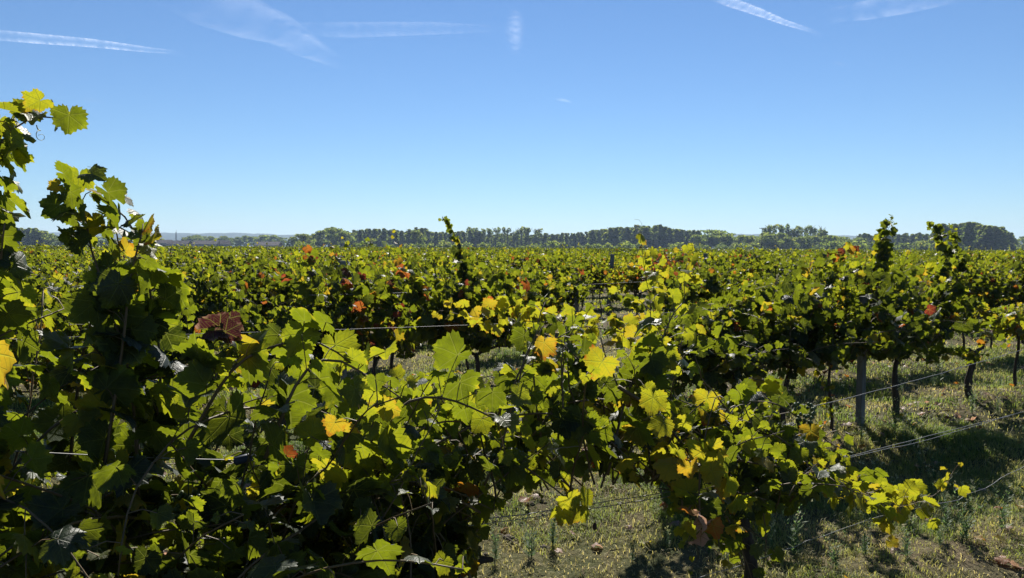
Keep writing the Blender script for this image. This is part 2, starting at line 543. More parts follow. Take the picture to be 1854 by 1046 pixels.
def dress(rng, pts, size, tint_fn, ok=None, every=1.0, tipn=7, per=1.0, r0=.0042, face=1.0, pet_len=(.045, .09)):
    """turn a line of nodes into a cane with alternate leaves on stalks"""
    sh = Shoot()
    sh.r = r0
    n = len(pts)
    side = 1
    keep = []
    for i in range(n):
        if ok is not None and not ok(pts[i]): 
            if i > 2: break
            continue
        keep.append(pts[i])
    sh.pts = keep
    n = len(keep)
    for i in range(1, n):
        if every < 1 and rng.random() > every: continue
        d = unit(keep[i] - keep[i - 1])
        lat = unit(np.cross(d, rng.normal(0, 1, 3)))
        side = -side
        f = min(1.0, .35 + .65 * (n - 1 - i) / tipn)
        k = 1 + (1 if rng.random() < per - 1 else 0)
        for q in range(k):
            out = np.array((0, 1.0 if rng.random() < .5 else -1.0, 0)) * .6 + lat * .8 * side + d * .25
            pet = unit(out + UP * .25 + rng.normal(0, .3, 3))
            L = rng.uniform(*pet_len) * (.5 + .5 * f) * (1 if q == 0 else 1.5)
            b = keep[i] + pet * L
            if ok is not None and not ok(b): continue
            sh.pet.append((keep[i], b))
            sh.leaves.append(blade(rng, b, pet, unit(out), size * f * rng.uniform(.72, 1.22), tint_fn(rng, f), face))
    return sh

def grow(rng, start, d, length, step=.058, wob=.12, droop=.035):
    p, d = np.array(start, float), unit(np.array(d, float))
    pts = [p.copy()]
    for i in range(int(length / step)):
        d = unit(d + rng.normal(0, wob, 3) * np.array((1, .7, .6)) - UP * droop * (1 + i * .12))
        p = p + d * step
        pts.append(p.copy())
    return np.array(pts)

def cane_mesh(shoots, origin, mb=None, sides=5):
    mb = mb or MB()
    for sh in shoots:
        if len(sh.pts) >= 3:
            P = [tuple(p - origin) for p in sh.pts]
            n = len(P)
            mb.tube(P, [sh.r * (1 - .65 * i / n) for i in range(n)], sides)
        for a, b in sh.pet:
            m = (a + b) / 2 + np.array((0, 0, .008))
            mb.tube([tuple(a - origin), tuple(m - origin), tuple(b - origin)], .0014, 3, caps=False)
    return mb

def leaf_matrix(l, origin):
    s, X, Y, Z, p = l.s, l.X, l.Y, l.Z, l.p - origin
    return Matrix(((X[0] * s, Y[0] * s, Z[0] * s, p[0]), (X[1] * s, Y[1] * s, Z[1] * s, p[1]), (X[2] * s, Y[2] * s, Z[2] * s, p[2]), (0, 0, 0, 1)))

def leaves_joined(name, leaves, origin, templates, rng):
    n = len(leaves)
    Rm = np.array([np.stack([l.X, l.Y, l.Z], 1) for l in leaves])
    T = np.array([l.p - origin for l in leaves])
    return join_leaves(name, templates, Rm, np.array([l.s for l in leaves]), T, np.array([l.tint for l in leaves]), rng.integers(0, len(templates), n))

def leaf_parts(leaves, root, origin, rng):
    for l in leaves:
        me = CURL_ME[int(rng.integers(0, len(CURL_ME)))] if l.curl else HERO_ME[int(rng.integers(0, len(HERO_ME)))]
        o = bpy.data.objects.new("leaf", me)
        o.parent = root
        o.matrix_basis = leaf_matrix(l, origin)
        o.color = (l.tint, 0, 0, 1)
        COL.objects.link(o)

def trunk_mesh(rng, h=.68, r=.03, lean=(0, 0), sides=8, arms=0.42):
    """gnarled trunk with two short arms along the wire, base at the origin, in row axes"""
    mb = MB()
    pts, rad = [], []
    n = 9
    ph = rng.uniform(0, 6)
    for i in range(n):
        u = i / (n - 1)
        pts.append((lean[0] * u + .028 * math.sin(5 * u + ph), lean[1] * u + .02 * math.cos(6 * u + ph), -.04 + (h + .04) * u))
        rad.append(r * (1.35 - .55 * u + (.35 if i == n - 1 else 0)) * rng.uniform(.85, 1.15))
    mb.tube(pts, rad, sides)
    top = pts[-1]
    for s in (-1, 1):
        if not arms: break
        a = [(top[0], top[1], top[2] - .02)]
        for i in range(1, 6):
            u = i / 5
            a.append((top[0] + s * arms * u, top[1] + rng.uniform(-.015, .015), top[2] + .05 * math.sin(u * 2) + rng.uniform(-.012, .012)))
        mb.tube(a, [r * .72, r * .62, r * .55, r * .5, r * .42, r * .3], 6)
    return mb.mesh("trunk", M_BARK, True)

def grape_mesh(rng, n=64, L=.12):
    mb = MB()
    for i in range(n):
        u = rng.random() ** 1.2
        rr = .034 * (1 - u) ** .6 + .006
        a = rng.uniform(0, 6.28)
        c = (rr * math.cos(a), rr * math.sin(a), -L * u - .02)
        q = .0082
        v, f = [], []
        for j, z in enumerate((-.9, 0, .9)):
            for k in range(6):
                cs = math.sqrt(max(0, 1 - z * z))
                v.append((c[0] + q * cs * math.cos(k * 1.0472 + j * .5), c[1] + q * cs * math.sin(k * 1.0472 + j * .5), c[2] + q * z))
        for j in range(2):
            for k in range(6):
                f.append((j * 6 + k, j * 6 + (k + 1) % 6, j * 6 + 6 + (k + 1) % 6, j * 6 + 6 + k))
        f += [(5, 4, 3, 2, 1, 0), (12, 13, 14, 15, 16, 17)]
        mb.add(v, f)
    mb.tube([(0, 0, .02), (0, 0, -.03)], .002, 4)
    return mb.mesh("grape_bunch", M_GRAPE, True)

# ------------------------------------------------------------------ ground and hills
def ridge(x, y):
    d = x * N[0] + y * N[1]
    ph = np.abs((d - 2.0 + 1.025) % 2.05 - 1.025)
    near = 1 / (1 + (np.hypot(x, y) / 60) ** 4)
    return near * .07 * np.exp(-(ph / .35) ** 2)
rs = np.random.default_rng(3)
NW = [(rs.uniform(.3, 2.6), rs.uniform(0, 6.28), rs.uniform(0, 6.28)) for _ in range(14)]
def ground_h(x, y):
    z = ridge(x, y)
    near = 1 / (1 + (np.hypot(x, y) / 50) ** 4)
    for w, a, p in NW:
        z = z + near * .011 / (w ** .7) * np.sin(w * 2.0 * (x * math.cos(a) + y * math.sin(a)) + p)
    return z
def spaced(lo, hi, fine_lo, fine_hi, step, growth=1.16):
    a = list(np.arange(fine_lo, fine_hi, step))
    s, v = step, a[-1]
    while v < hi:
        s *= growth; v += s; a.append(min(v, hi))
    s, v = step, a[0]
    while v > lo:
        s *= growth; v -= s; a.insert(0, max(v, lo))
    return np.array(a)
gx = spaced(-5000, 5000, -8, 16, .11)
gy = spaced(-300, 5200, 1.5, 18, .11)
GX, GY = np.meshgrid(gx, gy)
GZ = ground_h(GX, GY) + (np.hypot(GX, GY) < 40) * rs.normal(0, .008, GX.shape)
nx, ny = len(gx), len(gy)
ii, jj = np.meshgrid(np.arange(nx - 1), np.arange(ny - 1))
q0 = (jj * nx + ii).ravel()
obj("ground", mesh_np("ground", np.stack([GX, GY, GZ], -1).reshape(-1, 3), np.stack([q0, q0 + 1, q0 + nx + 1, q0 + nx], 1), M_GROUND, smooth=True), kind='structure')

def hill_strip(name, x0, x1, y0, depth, top_fn, seed):
    rg = np.random.default_rng(seed)
    nxh, nyh = 260, 7
    xs = np.linspace(x0, x1, nxh)
    co = []
    for j in range(nyh):
        u = j / (nyh - 1)
        for x in xs:
            co.append((x, y0 + depth * u, top_fn(x) * math.sin(u * math.pi / 2) ** .8 + (rg.uniform(-2.2, 2.2) if j else 0) - (.5 if j == 0 else 0)))
    f = [(j * nxh + i, j * nxh + i + 1, (j + 1) * nxh + i + 1, (j + 1) * nxh + i) for j in range(nyh - 1) for i in range(nxh - 1)]
    return obj(name, mesh_np(name, co, f, M_HILL), kind='structure')
def far_top(x):
    px = PW / 2 + F * x / 4300
    return np.interp(px, [-400, 0, 280, 420, 520, 640, 900, 1100, 1300, 1400, 1520, 1640, 1780, 1854, 2200], [72, 76, 80, 79, 74, 66, 62, 66, 84, 92, 82, 86, 76, 66, 60]) + 2.0 * math.sin(x * .011) + 1.4 * math.sin(x * .043 + 1)
hill_strip("hills", -3600, 3600, 3700, 700, far_top, 1)

# haze: even air round camera and scene
mh, nth, outh = new_mat("air_haze")
pv = nth.nodes.new('ShaderNodeVolumePrincipled')
pv.inputs['Color'].default_value = (0.55, 0.72, 1.0, 1)
pv.inputs['Density'].default_value = HAZE_DENSITY
pv.inputs['Anisotropy'].default_value = 0.2
nth.links.new(pv.outputs[0], outh.inputs['Volume'])
if HAZE_DENSITY > 0:
    hz = MB().box((0, 2450, 64), (10100, 5600, 132)).mesh("haze", mh)
    obj("haze", hz, kind='stuff')

# ------------------------------------------------------------------ far trees, buildings, poles
def at_px(x, y, dist):
    d = ray(x, y)
    return EYE + d * (dist / d.y)
def ground_px(x, dist):
    p = at_px(x, 447, dist)
    return (p.x, p.y, 0.0)

def crown_mesh(kind, seed, H):
    rg = np.random.default_rng(seed)
    blobs = []
    if kind == 'poplar':
        for i in range(16):
            u = (i + rg.random()) / 16 * .92 + .06
            w = .085 * H * (1 - .55 * max(0, u - .6) / .4) * rg.uniform(.8, 1.2)
            blobs.append((rg.normal(0, .3 * w), rg.normal(0, .3 * w), u * H * .95, w, H * .07, 1))
        n, fs = 1000, (.026 * H, .05 * H)
    elif kind == 'round':
        for i in range(15):
            a, u = rg.uniform(0, 6.28), rg.uniform(.22, .88)
            w = .34 * H * math.sin(math.pi * (u * .85 + .08)) ** .8
            blobs.append((w * .8 * math.cos(a) * rg.random() ** .5, w * .8 * math.sin(a) * rg.random() ** .5, u * H, H * rg.uniform(.10, .17), H * rg.uniform(.08, .13), 1))
        n, fs = 950, (.028 * H, .055 * H)
    elif kind == 'feathery':
        for i in range(12):
            a = rg.uniform(0, 6.28); rr = rg.uniform(0, .12) * H
            blobs.append((rr * math.cos(a), rr * math.sin(a), rg.uniform(.06, .98) * H, H * .045, H * .11, 1))
        n, fs = 560, (.015 * H, .034 * H)
    elif kind == 'dome':
        for i in range(18):
            a, u = rg.uniform(0, 6.28), rg.uniform(.05, .82)
            w = .42 * H * math.sqrt(max(0, 1 - (u - .15) ** 2 / .8))
            rr = rg.random() ** .5
            blobs.append((w * rr * math.cos(a), w * rr * math.sin(a), u * H, H * .17, H * .15, 1))
        n, fs = 750, (.03 * H, .055 * H)
    else:  # bush
        for i in range(10):
            blobs.append((rg.uniform(-.55, .55) * H, rg.uniform(-.4, .4) * H, rg.uniform(.2, .75) * H, H * .26, H * .24, 1))
        n, fs = 320, (.07 * H, .13 * H)
    co, tint = [], []
    for i in range(n):
        b = blobs[int(rg.integers(0, len(blobs)))]
        d = unit(rg.normal(0, 1, 3))
        rad = rg.uniform(.55, 1.05)
        c = np.array(b[:3]) + d * np.array((b[3], b[3], b[4])) * rad
        nn = unit(d + rg.normal(0, .45, 3))
        a = unit(np.cross(nn, rg.normal(0, 1, 3))); bb = np.cross(nn, a)
        s = rg.uniform(*fs)
        s2 = s * rg.uniform(.6, 1.0)
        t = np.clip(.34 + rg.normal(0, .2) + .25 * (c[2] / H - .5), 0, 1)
        for q in (a * s, bb * s2, -a * s * .8, -bb * s2):
            co.append(c + q); tint.append(t)
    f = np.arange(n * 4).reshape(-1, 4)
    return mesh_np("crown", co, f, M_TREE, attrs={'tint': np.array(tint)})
def tree_trunk_mesh(kind, seed, H):
    rg = random.Random(seed)
    mb = MB()
    r = .018 * H
    top = {'poplar': .9, 'feathery': .95, 'round': .6, 'dome': .5}.get(kind, .4) * H
    mb.tube([(0, 0, -.3), (rg.uniform(-.1, .1), 0, top * .4), (rg.uniform(-.3, .3), rg.uniform(-.3, .3), top)], [r * 1.2, r * .85, r * .2], 6)
    for i in range(7 if kind != 'bush' else 3):
        z = top * rg.uniform(.3, .9); a = rg.uniform(0, 6.28)
        L = H * (.22 if kind == 'round' else .10)
        up = H * (.10 if kind == 'round' else .16)
        mb.tube([(0, 0, z), (L * .5 * math.cos(a), L * .5 * math.sin(a), z + up * .4), (L * math.cos(a), L * math.sin(a), z + up)], [r * .45, r * .3, r * .1], 4)
    return mb.mesh("trunk", M_TRUNK, True)
TREES = {}
for kind, cnt, H in (('poplar', 4, 20.0), ('round', 4, 14.0), ('feathery', 3, 20.0), ('dome', 2, 9.0), ('bush', 3, 4.0)):
    TREES[kind] = [(crown_mesh(kind, 40 + i * 7 + len(kind), H), tree_trunk_mesh(kind, 90 + i, H), H) for i in range(cnt)]
rt = random.Random(77)
def plant_tree(kind, x, top_y, dist, label, group=None, wide=1.0, name=None):
    cm, tm, H = TREES[kind][rt.randrange(len(TREES[kind]))]
    p = at_px(x, top_y, dist)
    s = p.z / (H * .90)
    names = {'poplar': 'poplar_tree', 'round': 'broadleaf_tree', 'feathery': 'feathery_tree', 'dome': 'round_tree', 'bush': 'bush'}
    root = empty(name or names[kind], (p.x, p.y, 0), rt.uniform(0, 6.28), label=label, cat='bush' if kind == 'bush' else 'tree', group=group)
    root.scale = (s * wide, s * wide, s)
    obj("trunk", tm, root); obj("crown", cm, root)
    return root

# stretches of the tree line: kind, x from, x to, spacing in px, skyline (x, y) points, distance, label, group
SKY = [(-60, 424), (20, 417), (60, 415), (90, 424), (130, 428), (290, 430), (520, 430), (545, 424), (575, 422), (590, 414), (612, 415), (630, 421), (650, 417), (700, 415), (725, 420),
       (740, 416), (765, 414), (785, 420), (800, 421), (860, 419), (960, 417), (975, 420), (985, 424), (1000, 425), (1070, 421), (1075, 417), (1110, 414), (1180, 410), (1200, 411), (1225, 416),
       (1260, 420), (1275, 413), (1285, 413), (1296, 413), (1310, 419), (1330, 420), (1360, 421), (1390, 419), (1500, 425), (1530, 424), (1690, 424), (1692, 410), (1710, 409), (1765, 405), (1775, 410), (1815, 413), (1830, 424)]
def sky_y(x):
    return float(np.interp(x, [a for a, b in SKY], [b for a, b in SKY]))
STRETCH = [
    ('poplar', -40, 92, 9, 640, 'slender grey-green poplar in the far clump at the left edge of the horizon', 'poplars at the left edge'),
    ('round', 70, 290, 17, 620, 'low dull-green tree of the far hedge seen behind the tall left shoots', 'hedge trees behind the tall left shoots'),
    ('round', 336, 510, 12, 1000, 'pale hazy tree of the far grove behind the low barns', 'hazy grove behind the barns'),
    ('round', 528, 640, 13, 640, 'dark bushy tree of the wood right of the low barns', 'bushy trees right of the barns'),
    ('poplar', 600, 870, 8, 700, 'straight poplar in the tree belt behind the round dark tree', 'poplar belt left of centre'),
    ('feathery', 850, 985, 8, 700, 'thin feathery poplar with sky showing through its top', 'feathery poplars near the centre'),
    ('poplar', 850, 985, 9, 760, 'dull green poplar showing behind the feathery ones near the centre', 'poplars behind the feathery ones'),
    ('poplar', 985, 1078, 7, 760, 'short even poplar in the lower plantation right of the feathery ones', 'low poplar plantation'),
    ('poplar', 1074, 1268, 6.5, 700, 'tall poplar in the dense plantation that tops the horizon at centre right', 'tall poplar plantation'),
    ('round', 1262, 1400, 15, 620, 'broad leafy tree beside the tall plantation, left of the utility pole', 'broad trees left of the pole'),
    ('round', 1385, 1560, 14, 600, 'rounded grey-green tree of the wood right of the utility pole', 'rounded trees right of the pole'),
    ('feathery', 1392, 1500, 8, 640, 'bare-topped feathery tree rising above the wood right of the utility pole', 'feathery trees right of the pole'),
    ('poplar', 1555, 1695, 9, 720, 'even poplar in the strip of wood between the two tall right-hand shoots', 'poplars between the tall shoots'),
    ('poplar', 1688, 1830, 7.5, 560, 'dark full poplar in the tall isolated clump near the right edge', 'dark clump near the right edge'),
    ('round', 1834, 1900, 16, 800, 'low pale tree beyond the dark clump at the right edge', 'low trees at the right edge'),
]
for kind, x0, x1, stp, dist, lab, grp in STRETCH:
    x = x0
    while x < x1:
        y = sky_y(x)
        if kind == 'feathery': y = y - rt.uniform(-4, 6) if x < 1300 else 413 + rt.uniform(-3, 8)
        if grp.startswith('rounded trees'): y = 425 + rt.uniform(-3, 8)
        if grp.startswith('low trees'): y = 432 + rt.uniform(-3, 4)
        if grp.startswith('poplars behind'): y = 424
        if grp.startswith('hazy grove'): y = 427 + rt.uniform(-2.5, 4)
        if grp.startswith('broad'): y += rt.uniform(0, 7)
        y += rt.uniform(-.8, 2.2)
        wide = {'poplar': 1.75, 'feathery': 1.8, 'round': 1.35}[kind] * rt.uniform(.9, 1.15)
        plant_tree(kind, x + rt.uniform(-2, 2), y, dist + rt.uniform(-25, 25), lab, grp, wide)
        if kind != 'feathery':     # the row behind
            plant_tree(kind, x + stp * .5, y + rt.uniform(-.5, 3.5), dist + rt.uniform(30, 60), lab, grp, wide * 1.1)
        x += stp * rt.uniform(.85, 1.35)
# lone ones in front of the belt
plant_tree('dome', 672, 430, 430, 'dark round domed tree standing alone before the poplar belt', wide=.95)
plant_tree('round', 757, 418, 560, 'pale greyish tree in front of the poplar belt, right of the dark dome', wide=1.2)
plant_tree('dome', 696, 436, 440, 'small dark tree just right of the round dome tree', wide=.9)
plant_tree('bush', 705, 440, 420, 'russet brown bush in front of the belt, right of the dark dome', wide=1.3)
plant_tree('bush', 655, 437, 425, 'low grey-green bush left of the round dome tree', wide=1.0)
plant_tree('dome', 541, 435, 430, 'dark rounded tree at the near edge of the wood beside the low barns', wide=1.0)
for i in range(46):
    x = rt.uniform(520, 1850)
    plant_tree('bush', x, 438 + rt.uniform(-3, 6), 540 + rt.uniform(-30, 30), 'low dark shrub along the foot of the far tree belt', 'shrubs at the foot of the belt', 1.2)

def barn(x, dist, w, d, hw, hr, label, rz=0.0, nd=3):
    root = empty("barn", ground_px(x, dist), rz, label=label, cat='building')
    obj("wall", MB().box((0, 0, hw / 2), (w, d, hw)).mesh("wall", M_WALL), root)
    mb = MB()
    o = .5
    v = [(-w / 2 - o, -d / 2 - o, hw + .01), (w / 2 + o, -d / 2 - o, hw + .01), (w / 2 + o, d / 2 + o, hw + .01), (-w / 2 - o, d / 2 + o, hw + .01), (-w / 2 - o, 0, hw + hr), (w / 2 + o, 0, hw + hr)]
    mb.add(v, [(0, 1, 5, 4), (2, 3, 4, 5), (0, 4, 3), (1, 2, 5), (3, 2, 1, 0)])
    obj("roof", mb.mesh("roof", M_ROOF), root)
    for i in range(nd):
        obj("door", MB().box((-w / 2 + (i + .5) * w / nd, -d / 2 - .06, hw * .36), (w / nd * .35, .1, hw * .7)).mesh("door", M_DARK), root)
barn(297, 560, 11, 8, 4.2, 2.4, 'small grey farm building at the left end of the group of low barns', .1, 1)
barn(326, 545, 15, 9, 3.2, 2.8, 'dark-roofed barn with a pale wall below the lattice mast', -.05, 3)
barn(374, 535, 17, 9, 3.4, 2.6, 'dark-roofed pale barn in the middle of the far farm group', .03, 3)
barn(403, 540, 9, 8, 3.4, 2.9, 'small steep dark-roofed shed right of the middle barn', .15, 1)
barn(487, 500, 15, 9, 2.6, 2.6, 'long low dark-roofed barn with a white wall beside the wood', -.02, 2)

def lattice_mast(x, top_y, dist, label):
    p = at_px(x, top_y, dist)
    root = empty("lattice_mast", (p.x, p.y, 0), 0, label=label, cat='mast')
    H = p.z
    mb = MB()
    for sx, sy in ((-1, -1), (1, -1), (0, 1)):
        mb.tube([(sx * .9, sy * .9, 0), (sx * .25, sy * .25, H)], .17, 4)
    obj("frame", mb.mesh("frame", M_STEEL), root)
    mb = MB()
    k = 12
    for i in range(k):
        z0, z1 = H * i / k, H * (i + 1) / k
        w0, w1 = .9 - .65 * i / k, .9 - .65 * (i + 1) / k
        mb.tube([(-w0, -w0, z0), (w1, -w1, z1)], .1, 3); mb.tube([(w0, -w0, z0), (0, w1, z1)], .1, 3)
    obj("bracing", mb.mesh("bracing", M_STEEL), root)
    obj("antenna", MB().tube([(0, 0, H - .2), (0, 0, H + 2.2)], .14, 5).mesh("antenna", M_STEEL), root)
lattice_mast(319, 420, 700, 'thin lattice mast rising above the far barns')

pp = at_px(1380, 412, 300)
root = empty("utility_pole", (pp.x, pp.y, 0), R(8), label='thin dark utility pole with a crossarm standing before the far wood', cat='utility pole')
obj("pole", MB().tube([(0, 0, -.2), (0, 0, pp.z)], [.19, .12], 8).mesh("pole", M_POLE), root)
obj("crossarm", MB().box((0, -.16, pp.z - .35), (2.5, .16, .18)).mesh("crossarm", M_POLE), root)
for xx in (-1.1, -.4, .4, 1.1):
    obj("insulator", MB().tube([(xx, -.16, pp.z - .26), (xx, -.16, pp.z - .1), (xx, -.16, pp.z + .02)], [.05, .09, .05], 6).mesh("insulator", M_STEEL), root)

# ------------------------------------------------------------------ contrails and cirrus
def cloud_material(name, alpha, scale, stretch, thr):
    m, nt, out = new_mat(name)
    g = NG(nt)
    uvn = g.n('ShaderNodeUVMap')
    s = g.n('ShaderNodeSeparateXYZ'); g.l(uvn.outputs[0], s.inputs[0])
    mp = g.n('ShaderNodeMapping'); mp.inputs['Scale'].default_value = (stretch, .4, 1)
    oi = g.n('ShaderNodeObjectInfo')
    cb = g.n('ShaderNodeCombineXYZ')
    g.l(g.m('MULTIPLY', oi.outputs['Random'], 50.0), cb.inputs[2])
    va = g.n('ShaderNodeVectorMath', operation='ADD')
    g.l(uvn.outputs[0], mp.inputs['Vector']); g.l(mp.outputs[0], va.inputs[0]); g.l(cb.outputs[0], va.inputs[1])
    nz = g.noise(va.outputs[0], scale, 6.0, 0.62)
    w = g.m('SUBTRACT', 1.0, g.m('ABSOLUTE', g.m('SUBTRACT', g.m('MULTIPLY', s.outputs[1], 2.0), 1.0)), clamp=True)  # 0 at the rims
    w = g.m('POWER', w, 1.9)
    e = g.m('POWER', g.m('MULTIPLY', g.m('MULTIPLY', s.outputs[0], g.m('SUBTRACT', 1.0, s.outputs[0])), 4.5, clamp=True), 1.4)
    k = g.m('MULTIPLY', g.m('MULTIPLY', w, e), g.m('MULTIPLY', g.m('SUBTRACT', nz, thr), 2.6, clamp=True))
    k = g.m('MULTIPLY', k, alpha, clamp=True)
    d = g.n('ShaderNodeBsdfDiffuse'); d.inputs['Color'].default_value = (.95, .96, 1, 1)
    t = g.n('ShaderNodeBsdfTranslucent'); t.inputs['Color'].default_value = (.95, .96, 1, 1)
    a = g.n('ShaderNodeAddShader'); g.l(d.outputs[0], a.inputs[0]); g.l(t.outputs[0], a.inputs[1])
    tp = g.n('ShaderNodeBsdfTransparent')
    mx = g.n('ShaderNodeMixShader')
    g.l(k, mx.inputs[0]); g.l(tp.outputs[0], mx.inputs[1]); g.l(a.outputs[0], mx.inputs[2])
    g.l(mx.outputs[0], out.inputs['Surface'])
    return m
M_TRAIL = cloud_material("contrail_ice", .26, 4.0, 12.0, .26)
M_FAINT = cloud_material("faint_ice", .09, 4.0, 9.0, .32)
M_WISP = cloud_material("cirrus_ice", .14, 3.5, 2.6, .36)
ALT = 2200.0
def at_alt(x, y):
    d = ray(x, y)
    return np.array(EYE + d * ((ALT - 1.7) / d.z))
def ice_body(name, pts, mat, label, cat, n=40):
    """long lens-shaped body of ice cloud at one altitude; pts are (x, y, half-width in photo px)"""
    px = np.array(pts, float)
    c = np.array([at_alt(x, y) for x, y, w in px])
    wid = np.array([w / F * np.linalg.norm(at_alt(x, y) - EYE_NP) for x, y, w in px])
    s = np.concatenate([[0], np.cumsum(np.linalg.norm(np.diff(c, axis=0), axis=1))])
    q = np.linspace(0, s[-1], n)
    C = np.stack([np.interp(q, s, c[:, k]) for k in range(3)], 1)
    W = np.interp(q, s, wid)
    co, uv, f = [], [], []
    m = 10
    for i in range(n):
        d = unit(C[min(i + 1, n - 1)] - C[max(i - 1, 0)])
        view = unit(C[i] - EYE_NP)
        # the body lies level; cross axis is tilted so that it is a rounded lens and not a sheet
        a = unit(np.cross(d, np.array((0, 0, 1.0))))
        for j in range(m + 1):
            u = j / m
            x_ = math.cos(math.pi * u)
            for sgn in (1, -1):
                z_ = math.sin(math.pi * u) * sgn
                co.append(C[i] + a * x_ * W[i] * 1.6 + np.array((0, 0, 1.0)) * z_ * W[i])
                uv.append((i / (n - 1), u))
    st = 2 * (m + 1)
    for i in range(n - 1):
        for j in range(m):
            for g_ in (0, 1):
                a0 = i * st + j * 2 + g_
                f.append((a0, a0 + 2, a0 + st + 2, a0 + st))
    o = obj(name, mesh_np(name, co, f, mat, uv, smooth=True), label=label, cat=cat)
    o.visible_shadow = True
    return o
ice_body("contrail", [(-60, 58, 7), (60, 69, 7), (170, 78, 6), (270, 90, 4), (345, 97, 1.5)], M_TRAIL, 'long white contrail low at the upper left, tapering to the right', 'contrail')
ice_body("contrail", [(1270, -20, 8), (1320, 3, 7), (1370, 20, 6), (1420, 40, 4), (1490, 62, 2)], M_TRAIL, 'bright puffy contrail slanting down at the upper right of centre', 'contrail')
ice_body("contrail", [(500, 52, 9), (640, 54, 12), (780, 51, 10), (930, 52, 4)], M_FAINT, 'faint level contrail running right from the spreading cirrus wisp', 'contrail')
ice_body("contrail", [(1003, 179, 1.6), (1020, 181, 1.6), (1037, 185, 1)], M_TRAIL, 'tiny short contrail in the clear sky right of centre', 'contrail')
ice_body("contrail", [(140, 178, 1.5), (165, 181, 1.5), (195, 186, 1)], M_FAINT, 'tiny faint contrail above the tall left shoots', 'contrail')
ice_body("contrail", [(1505, 112, 1.5), (1535, 118, 1)], M_FAINT, 'tiny faint dash of contrail at the upper right', 'contrail')
ice_body("cirrus_wisp", [(300, -45, 40), (390, 5, 38), (450, 34, 30), (500, 50, 24), (540, 75, 20), (620, 118, 8)], M_WISP, 'soft spreading cirrus streak at the upper left of centre', 'cloud')
ice_body("cirrus_wisp", [(931, 18, 6), (934, 40, 11), (931, 62, 11), (935, 82, 8), (930, 98, 4)], M_WISP, 'short upright cirrus puff at the top centre', 'cloud')
ice_body("cirrus_wisp", [(1490, 30, 10), (1570, 18, 14), (1650, 2, 16), (1780, -20, 10)], M_WISP, 'faint cirrus veil along the top right edge', 'cloud')

# ------------------------------------------------------------------ row one: the foreground vines
TOP1 = [(-300, 500), (0, 470), (60, 455), (90, 430), (105, 380), (140, 345), (200, 350), (250, 385), (285, 425), (296, 560), (312, 640), (360, 635), (400, 625), (450, 605), (520, 590), (600, 620), (640, 665), (700, 670),
        (745, 645), (780, 650), (820, 675), (870, 660), (900, 640), (960, 600), (990, 545), (1040, 560), (1080, 590), (1130, 600), (1160, 590), (1190, 545), (1235, 540), (1262, 620), (1300, 700), (1400, 712), (1450, 765), (1530, 815), (1570, 900)]
BOT1 = [(-300, 1500), (840, 1500), (860, 985), (900, 930), (1000, 905), (1080, 915), (1130, 880), (1220, 905), (1240, 1010), (1390, 1040), (1410, 930), (1500, 890), (1560, 900), (1580, 880)]
tx, ty = zip(*TOP1); bx_, by_ = zip(*BOT1)
def in_profile(q, pad=0):
    P = row_to_world_np(0, q)
    x, y, z = proj(P)
    x, y = x[0], y[0]
    if x > 1575: return False
    return np.interp(x, tx, ty) + 18 + pad < y < np.interp(x, bx_, by_) - 12

def tint_green(lo, hi, yellow=.12, red=.01):
    def f(rng, fr):
        u = rng.random()
        if u < red: return rng.uniform(.62, .85)
        if u < red + yellow: return rng.uniform(.36, .56)
        return rng.uniform(lo, hi) + (1 - fr) * .16
    return f

rng1 = np.random.default_rng(11)
V1 = [-.35, .35, 1.0, 2.45]
shoots1 = [[] for _ in V1]
def nearest(vs_, t): return int(np.argmin([abs(t - v) for v in vs_]))
